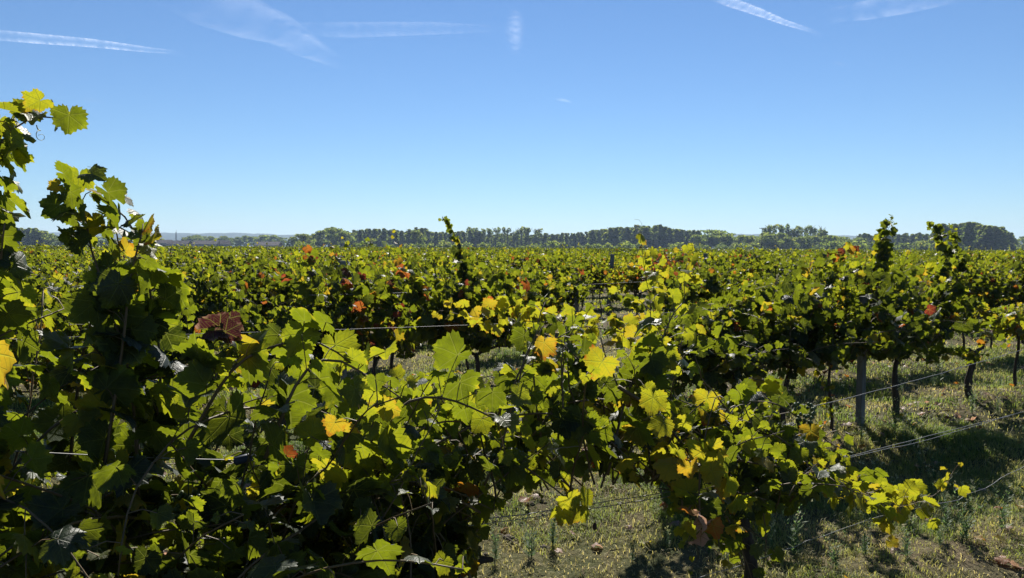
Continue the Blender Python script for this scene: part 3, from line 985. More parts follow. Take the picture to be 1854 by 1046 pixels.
# guide canes: photo line on the row's plane, across-offset, leaf size, tint, leaf frequency, cane radius
LS = .062
def guide(k, pts, b0, b1, size, tint_fn, every=1.0, r0=.0042, step=.06, per=1.0, tipn=6, face=1.0, rng=rng1, pet_len=(.045, .09)):
    Q = [on_row(x, y, k, b0 + (b1 - b0) * i / (len(pts) - 1)) for i, (x, y) in enumerate(pts)]
    return dress(rng, resample(Q, step), size, tint_fn, None, every, tipn, per, r0, face, pet_len)
yl = tint_green(.30, .48, .25, .0)
gr = tint_green(.0, .24, .07, .008)
lg = tint_green(.10, .33, .10, .0)
G1 = [
    ([(-60, 950), (-40, 620), (-20, 450), (-12, 340), (-4, 270), (30, 228), (75, 212), (112, 214)], -.05, .0, 0.061, lg, .95, .0045),
    ([(-80, 800), (-50, 560), (-30, 420), (-14, 300), (0, 250), (20, 222)], .1, .05, 0.064, gr, .95, .0045),
    ([(-30, 700), (0, 480), (5, 430), (10, 395)], -.05, -.1, 0.064, lg, .9, .0045),
    ([(255, 980), (240, 720), (205, 570), (165, 450), (158, 405), (140, 352), (128, 338)], -.02, .02, 0.056, gr, .95, .005),
    ([(250, 980), (290, 700), (272, 530), (258, 455), (228, 395), (188, 362), (170, 352)], .05, .05, 0.068, gr, 1.0, .005),
    ([(180, 900), (220, 640), (235, 510), (252, 440), (262, 405)], -.1, -.1, 0.068, gr, 1.0, .005),
    ([(120, 900), (150, 640), (190, 520), (215, 450), (205, 400)], .15, .1, 0.068, gr, 1.0, .005),
    ([(340, 800), (420, 670), (500, 625), (580, 622), (640, 660)], -.2, -.25, 0.075, lg, 1.0, .005),
    ([(480, 830), (540, 690), (600, 650), (680, 690), (740, 730)], -.25, -.3, 0.075, lg, 1.0, .005),
    ([(640, 850), (720, 740), (800, 720), (900, 760), (960, 800)], -.2, -.28, 0.070, lg, 1.0, .005),
    ([(980, 800), (965, 660), (975, 580), (990, 540)], .0, .0, 0.061, gr, 1.0, .0045),
    ([(1010, 800), (1020, 660), (1035, 600), (1080, 590)], .1, .05, 0.061, lg, 1.0, .0045),
    ([(1100, 860), (1140, 700), (1190, 630), (1218, 570), (1240, 545)], -.05, -.05, 0.070, lg, .9, .0055),
    ([(1150, 800), (1168, 650), (1178, 560), (1166, 480), (1160, 428)], .1, .12, .044, tint_green(.38, .46, .1, 0), .8, .0028),
    ([(1190, 760), (1215, 560), (1240, 500), (1245, 450)], .1, .12, .044, tint_green(.36, .46, .1, 0), .8, .0028),
    ([(1120, 700), (1185, 745), (1240, 810), (1290, 880), (1328, 965), (1350, 1045)], -.12, -.2, 0.058, tint_green(.32, .5, .25, 0), .65, .0075),
    ([(1230, 800), (1330, 735), (1400, 730), (1450, 760), (1500, 800), (1545, 820)], -.05, -.05, 0.064, gr, 1.0, .005),
    ([(1400, 900), (1460, 850), (1530, 872), (1600, 905), (1670, 905), (1705, 885), (1728, 850)], .0, -.05, 0.049, tint_green(.34, .45, .15, 0), 1.0, .0035),
    ([(1420, 850), (1500, 868), (1570, 900), (1640, 915), (1690, 895)], -.12, -.15, .050, tint_green(.32, .44, .15, 0), 1.0, .003),
    ([(1380, 830), (1450, 820), (1520, 850), (1590, 890), (1640, 905)], .05, .0, 0.053, lg, 1.0, .0035),
    ([(1240, 920), (1300, 960), (1345, 990), (1370, 1040)], .1, .1, 0.061, gr, 1.0, .004),
    ([(1280, 880), (1310, 940), (1345, 1000), (1365, 1060)], .0, -.1, 0.056, gr, 1.0, .004),
    ([(1370, 880), (1385, 950), (1385, 1010), (1370, 1060)], .05, .0, 0.056, lg, 1.0, .004),
    ([(1240, 900), (1255, 960), (1265, 1010)], .0, .0, 0.047, lg, 1.0, .003),
    ([(930, 830), (985, 870), (1030, 905), (1050, 925)], -.1, -.15, 0.056, yl, .9, .004),
]
for gi, (pts, b0, b1, sz, tf, ev, rr) in enumerate(G1):
    sh = guide(0, pts, b0, b1, sz, tf, ev, rr, step=.036 if gi < 7 else .034 if gi in (10, 11, 12, 17, 18) else .045, per=1.2, pet_len=(.02, .055) if gi < 7 else (.045, .09))
    shoots1[nearest(V1, float(np.mean([p[0] for p in sh.pts])))].append(sh)
# canopy: shoots from the arms, kept inside the row's outline
want = 3400
cnt = 0
tries = 0
while cnt < want and tries < 4500:
    tries += 1
    t = rng1.uniform(-.75, 3.5)
    h = .72 + rng1.normal(0, .05)
    if rng1.random() < .35: h = rng1.uniform(.6, 1.15)
    d = (rng1.normal(0, .55), rng1.normal(0, .38), rng1.uniform(.1, 1.0))
    pts = grow(rng1, (t, rng1.normal(0, .15), h), d, rng1.uniform(.5, 1.15), droop=rng1.uniform(.01, .09))
    tv = gr if rng1.random() < .6 else lg
    sh = dress(rng1, pts, LS, tv, in_profile, .95, 6, 1.12)
    if len(sh.leaves) < 3: continue
    cnt += len(sh.leaves)
    shoots1[nearest(V1, t)].append(sh)
LAB1 = ['tall leafy grapevine at the left edge with one shoot arching over into the sky',
        'large foreground grapevine whose bushy tall shoots cross the horizon on the left',
        'foreground grapevine at centre, a mass of broad backlit leaves',
        'foreground grapevine with a drooping brown cane and a long shoot trailing right']
def build_near_vine(k, t0, shoots, label, rng, group, trunk_kw=None, maxparts=296, grapes=0, tendrils=()):
    root = empty("grapevine", row_world(k, t0), ROT, label=label, cat='grapevine', group=group)
    org = np.array((t0, 0, 0))
    obj("trunk", trunk_mesh(random.Random(int(t0 * 100) + k * 7 + 1), **(trunk_kw or {})), root)
    lv = [l for sh in shoots for l in sh.leaves]
    # nearest, best seen leaves singly; what is left as one mass
    W = row_to_world_np(k, np.array([l.p for l in lv]))
    x, y, z = proj(W)
    vis = (x > -60) & (x < PW + 60) & (y < PH + 60) & (z > .2)
    score = np.where(vis, np.array([l.s for l in lv]) / np.maximum(z, .2), 0) * rng.uniform(.9, 1.1, len(lv))
    score = score * (1 + .35 * np.array([-l.p[1] for l in lv]))
    score = score + np.array([10.0 if l.must else 0.0 for l in lv])
    order = np.argsort(-score)
    top = [lv[i] for i in order[:maxparts]]
    rest = [lv[i] for i in order[maxparts:]]
    leaf_parts(top, root, org, rng)
    if rest:
        obj("foliage", leaves_joined("foliage", rest, org, T_HERO, rng), root, kind='stuff').color = (0, 0, 0, 1)
    for sh in shoots:
        obj("cane", cane_mesh([sh], org).mesh("cane", M_CANE, True), root)
    for i in range(grapes):
        p = (rng.uniform(-.35, .35), rng.uniform(-.18, .05), rng.uniform(.94, 1.12))
        o = obj("grape_bunch", grape_mesh(rng), root); o.location = p
    for p_ in tendrils:
        obj("tendril", MB().tube([tuple(q - org) for q in p_], [.0016 - .0011 * i / 21 for i in range(22)], 4).mesh("tendril", M_TENDRIL, True), root)
    return root
# one withered cluster at the foot of the drooping cane and a few single coloured leaves
def single_leaf(k, x, y, b, size, tint, yaw=0.0, curl=False, rng=rng1):
    q = on_row(x, y, k, b)
    l = blade(rng, q, np.array((rng.normal(0, .5), -.3, -.4)), np.array((0, -1.0, 0)), size, tint)
    l.curl = curl
    l.must = True
    return l
extra = Shoot(); extra.pts = []
for (x, y, b, s, ti, cu) in [(1245, 925, -.6, .036, .66, False), (1262, 935, -.6, .042, 1.0, True), (1275, 950, -.6, .042, .99, True), (1290, 950, -.6, .038, .66, True), (1268, 970, -.6, .036, 1.0, True),
                             (1330, 955, -.6, .034, .50, False), (1275, 815, -.45, .080, .47, False), (1215, 840, -.42, .06, .44, False), (1468, 780, -.25, .06, .56, False), (1090, 655, -.25, .070, .46, False), (1340, 900, -.45, .07, .40, False), (1300, 828, -.5, .05, .50, False), (1250, 845, -.5, .045, .57, False), (1288, 852, -.52, .05, .47, False), (1228, 815, -.48, .045, .43, False), (1320, 872, -.55, .05, .38, False), (1182, 720, -.4, .055, .42, False), (1200, 765, -.42, .05, .42, False), (1335, 950, -.6, .036, .48, False), (1240, 960, -.6, .04, .36, False), (1030, 905, -.5, .045, .43, False), (1048, 922, -.5, .04, .42, False), (1060, 896, -.5, .04, .41, False), (1018, 925, -.5, .04, .40, False), (985, 620, -.2, .05, .56, False),
                             (1164, 426, .1, .034, .38, False), (1182, 455, .1, .033, .39, False), (1168, 474, .1, .036, .38, False), (1186, 496, .1, .038, .37, False), (1174, 520, .1, .040, .36, False), (1190, 545, .1, .042, .36, False), (1245, 448, .1, .032, .39, False), (1256, 468, .1, .036, .38, False), (1240, 488, .1, .038, .37, False), (1258, 510, .1, .04, .36, False), (1200, 470, .1, .03, .39, False), (1225, 540, .05, .058, .30, False)]:
    extra.leaves.append(single_leaf(0, x, y, b, s, ti, curl=cu))
shoots1[3].append(extra)
def tendril(k, x, y, dx, dy, L=.11, turns=1.6):
    pts = []
    for i in range(22):
        u = i / 21
        a = turns * 6.283 * u * u
        pts.append(on_row(x + dx * u + 9 * u * math.sin(a), y + dy * u + 9 * u * math.cos(a), k, .08 + .02 * math.sin(a)))
    return np.array(pts)
TENDRILS = [(3, tendril(0, 1160, 440, -6, -36)), (3, tendril(0, 1245, 458, 10, -26)), (3, tendril(0, 1715, 872, 16, -28)), (0, tendril(0, 66, 226, 8, 26)), (1, tendril(0, 150, 335, 14, -26)), (2, tendril(0, 985, 540, 12, -30))]
ex2 = Shoot()
for (x, y, b, s, ti) in [(398, 592, -.15, .056, .92), (416, 576, -.12, .046, .92), (385, 598, -.18, .042, .92), (408, 600, -.2, .04, .91), (268, 400, -.15, .036, .52), (280, 420, -.15, .036, .48), (272, 450, -.15, .036, .44), (985, 618, -.15, .05, .58), (845, 880, -.1, .05, .66), (820, 885, -.1, .04, .68)]:
    ex2.leaves.append(single_leaf(0, x, y, b, s, ti))
shoots1[1].append(ex2)
sil = Shoot(); sil0 = Shoot()
for x, y in [(115, 328), (143, 332), (165, 328), (128, 362), (108, 385), (142, 398), (118, 398), (195, 362), (225, 368), (213, 392), (250, 398), (240, 418), (190, 400), (176, 425), (150, 425), (128, 440), (262, 440), (225, 440), (205, 455)]:
    sil.leaves.append(single_leaf(0, x, y - 14, rng1.uniform(-.08, .08), rng1.uniform(.038, .05), float(rng1.uniform(.05, .33))))
for x, y in [(8, 212), (45, 210), (72, 196), (28, 245), (100, 216), (125, 222), (18, 285), (12, 310), (26, 300), (5, 375), (24, 380), (12, 408), (8, 340), (60, 225), (20, 262)]:
    sil0.leaves.append(single_leaf(0, x, y - 14, rng1.uniform(-.06, .06), rng1.uniform(.036, .048), float(rng1.uniform(.12, .42))))
shoots1[1].append(sil); shoots1[0].append(sil0)
for i, v in enumerate(V1):
    build_near_vine(0, v, shoots1[i], LAB1[i], rng1, 'foreground grapevines', dict(h=.66, r=.028, arms=.2), grapes=4 if i == 2 else 1, tendrils=[p for j, p in TENDRILS if j == i])

# ------------------------------------------------------------------ row two: vines right of centre
rng2 = np.random.default_rng(23)
TOP2 = [(1100, 700), (1185, 640), (1200, 575), (1250, 545), (1300, 540), (1340, 505), (1400, 490), (1450, 470), (1480, 452), (1540, 445), (1580, 440), (1620, 425), (1640, 445), (1680, 440), (1700, 425), (1740, 435), (1762, 530), (1790, 545), (1854, 540), (2000, 520)]
BOT2 = [(1100, 750), (1200, 750), (1300, 750), (1400, 738), (1450, 712), (1480, 690), (1540, 672), (1600, 660), (1650, 690), (1690, 655), (1720, 605), (1745, 605), (1770, 650), (1800, 690), (1854, 690), (2000, 650)]
t2x, t2y = zip(*TOP2); b2x, b2y = zip(*BOT2)
def in2(q):
    x, y, z = proj(row_to_world_np(1, q)); x, y = x[0], y[0]
    return x > 1175 and np.interp(x, t2x, t2y) + 8 < y < np.interp(x, b2x, b2y) - 6
V2 = [3.95, 4.75, 5.45, 6.07, 7.1, 8.64, 9.75, 10.9]
sh2 = [[] for _ in V2]
vt = [gr, gr, gr, tint_green(.02, .2, .08, .02), gr, lg, tint_green(.15, .35, .2, .05), lg]
counts = [0] * len(V2)
LIM = [450, 680, 680, 680, 680, 110, 360, 360]
for tries in range(4200):
    t = rng2.uniform(3.6, 11.4)
    i = nearest(V2, t)
    if counts[i] >= LIM[i]: continue
    h = .75 + rng2.normal(0, .06)
    if rng2.random() < .3: h = rng2.uniform(.7, 1.3)
    pts = grow(rng2, (t, rng2.normal(0, .15), h), (rng2.normal(0, .5), rng2.normal(0, .32), rng2.uniform(.2, 1.0)), rng2.uniform(.5, 1.2), droop=rng2.uniform(.0, .07))
    sh = dress(rng2, pts, .074, vt[i], in2, .95, 6, 1.15)
    if len(sh.leaves) < 3: continue
    counts[i] += len(sh.leaves)
    sh2[i].append(sh)
rd = tint_green(.5, .8, .3, .3)
G2 = [
    ([(1560, 600), (1585, 500), (1598, 440), (1606, 412), (1617, 390)], 0, 0, .062, gr, 1.0, 4),
    ([(1575, 560), (1600, 480), (1605, 430), (1612, 402)], .1, .05, .055, lg, 1.0, 4),
    ([(1690, 560), (1712, 480), (1706, 440), (1690, 412), (1680, 402)], 0, 0, .062, gr, 1.0, 4),
    ([(1730, 560), (1735, 480), (1728, 430), (1722, 410)], .1, .1, .060, gr, 1.0, 4),
    ([(1470, 560), (1490, 490), (1520, 460), (1545, 452), (1562, 460)], -.1, -.1, .05, rd, .35, 3),
    ([(1500, 600), (1515, 500), (1530, 470), (1540, 465)], .0, -.1, .06, tint_green(.38, .55, .3, .1), .4, 3),
    ([(1680, 655), (1715, 640), (1745, 640), (1775, 645)], -.1, -.1, .05, lg, 1.0, 5),
    ([(1490, 780), (1497, 730), (1490, 690), (1500, 650)], -.05, 0, .04, tint_green(.1, .5, .3, .1), .6, 3),
    ([(1180, 600), (1185, 540), (1190, 500), (1180, 470)], .1, .1, .045, tint_green(.34, .44, .2, 0), .8, 0),
    ([(1190, 640), (1150, 560), (1120, 545), (1085, 560)], .1, .1, .05, lg, .9, 0),
    ([(1600, 640), (1660, 575), (1710, 575), (1730, 600)], -.1, -.15, .06, tint_green(.1, .5, .2, .03), .9, 4),
]
for pts, b0, b1, sz, tf, ev, vi in G2:
    sh2[vi].append(guide(1, pts, b0, b1, sz, tf, ev, .004, rng=rng2, step=.026, per=1.3, pet_len=(.02, .055)))
# long shoot lying along the bare wire towards the left
G2L = guide(1, [(1170, 610), (1060, 590), (960, 582), (900, 576), (850, 572), (795, 560)], -.1, -.1, .066, tint_green(.36, .46, .2, 0), 1.0, .0035, rng=rng2, step=.034, per=1.6)
sh2[0].append(G2L)
LAB2 = ['second-row grapevine nearest the centre, a pale shoot along the bare wire',
        'dense dark second-row grapevine just right of the thin yellow shoots',
        'bushy dark second-row grapevine left of the grey post',
        'second-row grapevine with red and orange top leaves, left of the grey post',
        'big second-row grapevine round the grey post, shoots spiking into the sky',
        'stubby grapevine with a thick bare trunk and few leaves, right of the grey post',
        'right-hand second-row grapevine with a slender leaning trunk and hanging canes',
        'second-row grapevine at the right edge of the picture']
TK = [dict(h=.7, r=.022), dict(h=.7, r=.022), dict(h=.7, r=.022), dict(h=.72, r=.013, lean=(.05, 0)), dict(h=.72, r=.027, lean=(.12, 0)), dict(h=.58, r=.034, lean=(-.02, 0), arms=.2), dict(h=.75, r=.016, lean=(-.12, 0)), dict(h=.7, r=.025)]
for i, v in enumerate(V2):
    build_near_vine(1, v, sh2[i], LAB2[i], rng2, 'second-row grapevines', TK[i], maxparts=290)

# ------------------------------------------------------------------ the rows behind: archetype vines, copied
ARCH = []
FLOP[0] = .03
def archetype(seed, hmax=1.62, n=560, lowest=.60):
    rng = np.random.default_rng(seed)
    sh, cnt_ = [], 0
    ok = lambda q: lowest + .12 * math.sin(q[0] * 7 + seed * 2) < q[2] < hmax - .05 + .13 * math.sin(q[0] * 9 + seed) + .07 * math.sin(q[0] * 23 + seed * 3) and abs(q[1]) < .42 and abs(q[0]) < .75
    for _ in range(500):
        if cnt_ >= n: break
        h = .75 if rng.random() < .6 else rng.uniform(.75, 1.3)
        pts = grow(rng, (rng.uniform(-.55, .55), rng.normal(0, .1), h), (rng.normal(0, .38), rng.normal(0, .3), rng.uniform(.2, 1)), rng.uniform(.5, 1.15), droop=rng.uniform(0, .06))
        s = dress(rng, pts, .069, tint_green(.0, .25, .07, .014), ok, .95, 5, 1.15)
        if len(s.leaves) < 3: continue
        cnt_ += len(s.leaves); sh.append(s)
    for q_ in range((1, 3, 0, 2, 1)[seed % 5]):   # shoots left standing above the rest
        pts = grow(rng, (rng.uniform(-.45, .45), rng.normal(0, .1), 1.2), (rng.normal(0, .35), rng.normal(0, .1), 1), rng.uniform(.40, .62), step=.04, droop=.02)
        sh.append(dress(rng, pts, .052, tint_green(.10, .36, .1, .0), None, 1.0, 7, pet_len=(.02, .05)))
    lv = [l for s in sh for l in s.leaves]
    org = np.zeros(3)
    sc_ = np.array([-l.p[1] + l.s * 3 + .25 * l.p[2] for l in lv])
    order = np.argsort(-sc_)
    npart = 110
    top = [lv[i] for i in order[:npart]]
    rest = [lv[i] for i in order[npart:]]
    a = dict(top=top, rest=leaves_joined("foliage", rest, org, T_MID, rng), all=leaves_joined("foliage", lv, org, T_MID, rng),
             cane=cane_mesh(sh, org, sides=4).mesh("cane_tangle", M_CANE), trunk=trunk_mesh(random.Random(seed), h=.7, r=random.Random(seed).uniform(.014, .026)), lv=lv)
    return a
for i in range(10):
    ARCH.append(archetype(500 + i, hmax=1.56 + .02 * (i % 5)))

ra = np.random.default_rng(41)
GAPS = {1: [(-5, 3.5)], 2: [(4.45, 5.75), (11.6, 12.4)], 3: [(6.2, 7.6), (13.6, 15.8)], 4: [(8.1, 9.3)], 5: [(9.9, 10.6)]}
cands = []
for k in range(2, 46):
    t0 = -.06 * D(k) - 1.0
    n = int((2.6 * D(k) + 3) / 1.0)
    for i in range(n):
        t = t0 + i * 1.0 + ra.normal(0, .07)
        p = row_world(k, t)
        x, y, z = proj((p[0], p[1], 1.2))
        if z[0] < 1 or not (-90 < x[0] < PW + 90): continue
        if any(a < t < b for a, b in GAPS.get(k, ())): continue
        if ra.random() < .09 and k > 2: continue
        cands.append((float(z[0]), k, t, float(x[0])))
cands.sort()
IND = cands[:284]
REST = cands[284:]
LAST_Z = IND[-1][0]
def special(k, t):
    """tint offset, label for a few vines that stand out"""
    if k == 2 and abs(t - 2.55) < .5: return .52, 'third-row grapevine with scattered red and orange leaves, left of centre'
    if k == 2 and abs(t - .1) < .55: return .10, 'third-row grapevine with some orange leaves near the left edge'
    if k == 2 and abs(t - 4.0) < .5: return .06, 'third-row grapevine at centre, leafy spike standing above the horizon'
    if k == 4 and abs(t - 9.9) < .5: return .64, 'dark maroon grapevine standing out among green ones right of centre'
    return None
used_special = set()
ROWN = {2: 'third', 3: 'fourth', 4: 'fifth', 5: 'sixth'}
def stretch(x):
    return 'behind the tall left shoots' if x < 300 else 'left of centre' if x < 700 else 'near the centre' if x < 1150 else 'right of centre' if x < 1500 else 'behind the grey post and right edge'
for z, k, t, x in IND:
    a = ARCH[int(ra.integers(0, len(ARCH)))]
    sp_ = special(k, t)
    off = ra.normal(.0, .05)
    if ra.random() < .07: off += ra.uniform(.08, .2)
    lab = f'green-yellow grapevine of the {ROWN[k]} row, {stretch(x)}' if k in ROWN else f'small distant grapevine in the crowded rows {stretch(x)}'
    grp = f'{ROWN[k]} row grapevines {stretch(x)}' if k in ROWN else f'distant grapevines {stretch(x)}'
    if sp_ and sp_[1] not in used_special:
        used_special.add(sp_[1]); off, lab, grp = sp_[0], sp_[1], None
    root = empty("grapevine", row_world(k, t), ROT, label=lab, cat='grapevine', group=grp)
    s = ra.uniform(.86, 1.07)
    root.scale = (s * ra.uniform(.95, 1.12), s, s) if 'spike' not in lab else (1, 1, 1)
    obj("trunk", a['trunk'], root)
    if z < 13:
        f = obj("foliage", a['rest'], root, kind='stuff')
        f.color = (min(off, .07), 0, 0, 1)
        obj("cane_tangle", a['cane'], root, kind='stuff')
        for l in a['top']:
            o = bpy.data.objects.new("leaf", HERO_ME[int(ra.integers(0, len(HERO_ME)))])
            o.parent = root
            o.matrix_basis = leaf_matrix(l, np.zeros(3))
            tt = l.tint + (off * ra.uniform(.3, 1.5) if off < .3 else off * ra.uniform(.8, 1.3) * (ra.random() < .45))
            o.color = (min(.87, max(0, tt)), 0, 0, 1)
            COL.objects.link(o)
    else:
        f = obj("foliage", a['all'], root, kind='stuff')
        f.color = (off, 0, 0, 1)
        if z < 20: obj("cane_tangle", a['cane'], root, kind='stuff')
    if 'spike standing' in lab:
        sh = guide(2, [(842, 560), (838, 480), (826, 432), (812, 405), (797, 395)], 0, 0, .058, gr, 1.0, .004, rng=ra, step=.028, per=1.3, pet_len=(.015, .04))
        for l in sh.leaves: l.p = l.p
        leaf_parts(sh.leaves, root, np.array((t, 0, 0)), ra)
        obj("cane", cane_mesh([sh], np.array((t, 0, 0))).mesh("cane", M_CANE, True), root)

# everything beyond: one mass of leaves and clumps, thinner with distance
pts_, scs, tin = [], [], []
def scatter(vines, per, size, lo, hi):
    for z, k, t, x in vines:
        n = per
        base = ra.normal(.07, .06)
        q = np.stack([t + ra.uniform(-.5, .5, n), ra.normal(0, .2, n), ra.uniform(lo, hi, n) + .05 * math.sin(t * 2.1)], 1)
        pts_.append(row_to_world_np(k, q)); scs.append(ra.uniform(.8, 1.3, n) * size); tin.append(np.clip(base + ra.normal(0, .09, n), 0, .6))
scatter(REST, 95, .075, .65, 1.62)
far = []
for k in range(46, 150):
    t = -.06 * D(k) - 1.0
    while t < 2.6 * D(k) + 2:
        p = row_world(k, t)
        x, y, z = proj((p[0], p[1], 1.2))
        if -60 < x[0] < PW + 60: far.append((float(z[0]), k, t, float(x[0])))
        t += 1.6
scatter([v for v in far if v[0] < 140], 24, .17, 1.0, 1.64)
scatter([v for v in far if 140 <= v[0]], 7, .34, 1.1, 1.66)
T = np.concatenate(pts_); sc = np.concatenate(scs); tn = np.concatenate(tin)
n = len(T)
Sw = S_W[None] * .45 + ra.normal(0, .55, (n, 3)) + np.array((0, 0, -.05))
Zr = Sw / np.linalg.norm(Sw, axis=1, keepdims=True)
Yr = ra.normal(0, .5, (n, 3)) + np.array((0, 0, -.8))
Yr -= Zr * np.sum(Yr * Zr, 1, keepdims=True); Yr /= np.linalg.norm(Yr, axis=1, keepdims=True)
Xr = np.cross(Yr, Zr)
vm = obj("vineyard_foliage", join_leaves("vineyard_foliage", T_FAR, np.stack([Xr, Yr, Zr], 2), sc, T, tn, np.zeros(n, int)), kind='stuff',
         label='mass of far vineyard rows running to the tree line', cat='vineyard')
vm.color = (0, 0, 0, 1)

# ------------------------------------------------------------------ posts and wires
def post(k, t, h, w, label, lean=(0, 0), b=0.0):
    x, y, z = row_world(k, t, b)
    root = empty("vineyard_post", (x, y, float(ground_h(x, y))), ROT + .1, label=label, cat='post')
    mb = MB()
    mb.box((0, 0, h / 2 - .1), (w, w * .8, h + .2), 0, .93)
    me = mb.mesh("shaft", M_POST)
    o = obj("shaft", me, root)
    bv = o.modifiers.new("b", 'BEVEL'); bv.width = .006; bv.segments = 2
    for zz in (.75, 1.1):
        if zz < h:
            obj("staple", MB().tube([(-.018, -w * .42 - .001, zz), (-.018, -w * .42 - .012, zz), (.018, -w * .42 - .012, zz), (.018, -w * .42 - .001, zz)], .002, 4).mesh("staple", M_WIRE), root)
    root.rotation_euler = (lean[0], lean[1], ROT + .1)
    return root
def row_t(k, x):
    return float(on_row(x, 600, k)[0])
post(1, row_t(1, 1562), 1.22, .076, 'grey weathered square post under the big right-hand vine')
post(2, row_t(2, 1813), 1.40, .08, 'weathered brown-grey post rising from the leaves at the right edge', (0, .02), -.48)
post(4, row_t(4, 1043), 1.36, .085, 'slim grey post beside the grassy gap at centre', (0, -.015))
post(6, row_t(6, 1100), 1.52, .09, 'grey leaning post top between far vines right of centre', (0, .1))
post(3, row_t(3, 620), 1.48, .08, 'grey post top half hidden in the vines left of centre')
post(5, row_t(5, 1275), 1.55, .09, 'dark post top above the vines behind the thin yellow shoots')

def wire(k, pts, r, label, b=0.0, seed=0, wob=.0012, group=None):
    rg = np.random.default_rng(seed)
    Q = np.array([on_row(x, y, k, b) for x, y in pts])
    Q = resample(Q, .10)
    Q[1:-1] += rg.normal(0, wob, (len(Q) - 2, 3)) * np.array((0, 1, .6))
    P = row_to_world_np(k, Q)
    return obj("trellis_wire", MB().tube([tuple(p) for p in P], r, 5).mesh("trellis_wire", M_WIRE, True), label=label, cat='wire', group=group)
wire(0, [(-60, 812), (120, 822), (250, 828), (450, 833), (600, 834), (800, 826), (1000, 812), (1200, 790), (1430, 745), (1640, 693), (1854, 632), (1990, 592)], .0016, 'top foreground wire, slanting up past the grey post at the right', 0, 1)
wire(0, [(-60, 968), (300, 975), (600, 968), (880, 940), (1150, 900), (1400, 856), (1560, 820), (1700, 784), (1854, 745), (2000, 706)], .0016, 'upper strand of the twin middle wires of the foreground row', 0, 2)
wire(0, [(-60, 975), (300, 985), (600, 975), (880, 948), (1150, 908), (1400, 862), (1560, 823), (1690, 793), (1854, 745), (2000, 708)], .0015, 'lower strand of the twin middle wires of the foreground row', .02, 3)
wire(0, [(1000, 1110), (1260, 1046), (1400, 1002), (1500, 966), (1590, 935), (1700, 912), (1760, 893), (1854, 845), (2000, 775)], .0016, 'lowest slack wire crossing the grass at the lower right', 0, 4, .004)
wire(1, [(-80, 608), (100, 610), (290, 606), (560, 598), (850, 588), (1060, 578), (1250, 562), (1400, 548)], .0011, 'bare top wire of the second row strung across the left half', 0, 5)
wire(2, [(560, 534), (690, 531), (860, 525), (960, 521)], .0014, 'upper wire running along the third row of vines', -.12, 6)
wire(4, [(700, 536), (900, 525), (1043, 516), (1200, 508), (1400, 498)], .002, 'wire across the grassy gap behind the slim grey post', -.06, 7)

q = on_row(439, 833, 0, -.012); p = row_to_world_np(0, q)[0]
root = empty("wire_clip", tuple(p), ROT + .05, label='small dark blue-grey clip on the foreground wire at lower left', cat='clip')
o = obj("body", MB().tube([(-.022, 0, 0), (-.018, 0, 0), (.018, 0, .004), (.024, 0, .005)], [.006, .011, .012, .007], 8, squash=.6).mesh("body", M_CLIP, True), root)
obj("hook", MB().tube([(.02, 0, .004), (.03, 0, .012), (.036, .004, .004), (.03, .006, -.004)], .0018, 5).mesh("hook", M_WIRE, True), root)
mb = MB()
hel = []
for i in range(120):
    u = i / 119
    q = on_row(500 + 85 * u, 834.5, 0, 0)
    a = i * .9
    hel.append(tuple(row_to_world_np(0, q)[0] + np.array((0, math.cos(a) * .0032, math.sin(a) * .0032))))
mb.tube(hel, .0013, 4)
obj("twine", mb.mesh("twine", M_TWINE, True), label='turquoise twine wound round the foreground wire at lower left', cat='twine')
q0_ = row_to_world_np(0, on_row(1075, 912, 0))[0]
q1_ = row_to_world_np(0, on_row(1077, 950, 0))[0]
root = empty("dried_stalk", tuple(q0_), 0, label='small dark dried stalk hanging on a thread from the middle wire', cat='dried stalk')
dl_ = q1_ - q0_
obj("thread", MB().tube([(0, 0, 0), tuple(dl_ * .5 + np.array((.002, 0, 0))), tuple(dl_)], .0009, 4).mesh("thread", M_DRY), root)
obj("stub", MB().tube([tuple(dl_ + np.array((0, 0, .008))), tuple(dl_), tuple(dl_ - np.array((0, 0, .012))), tuple(dl_ - np.array((.003, 0, .02)))], [.003, .008, .009, .003], 6).mesh("stub", M_DRY, True), root)

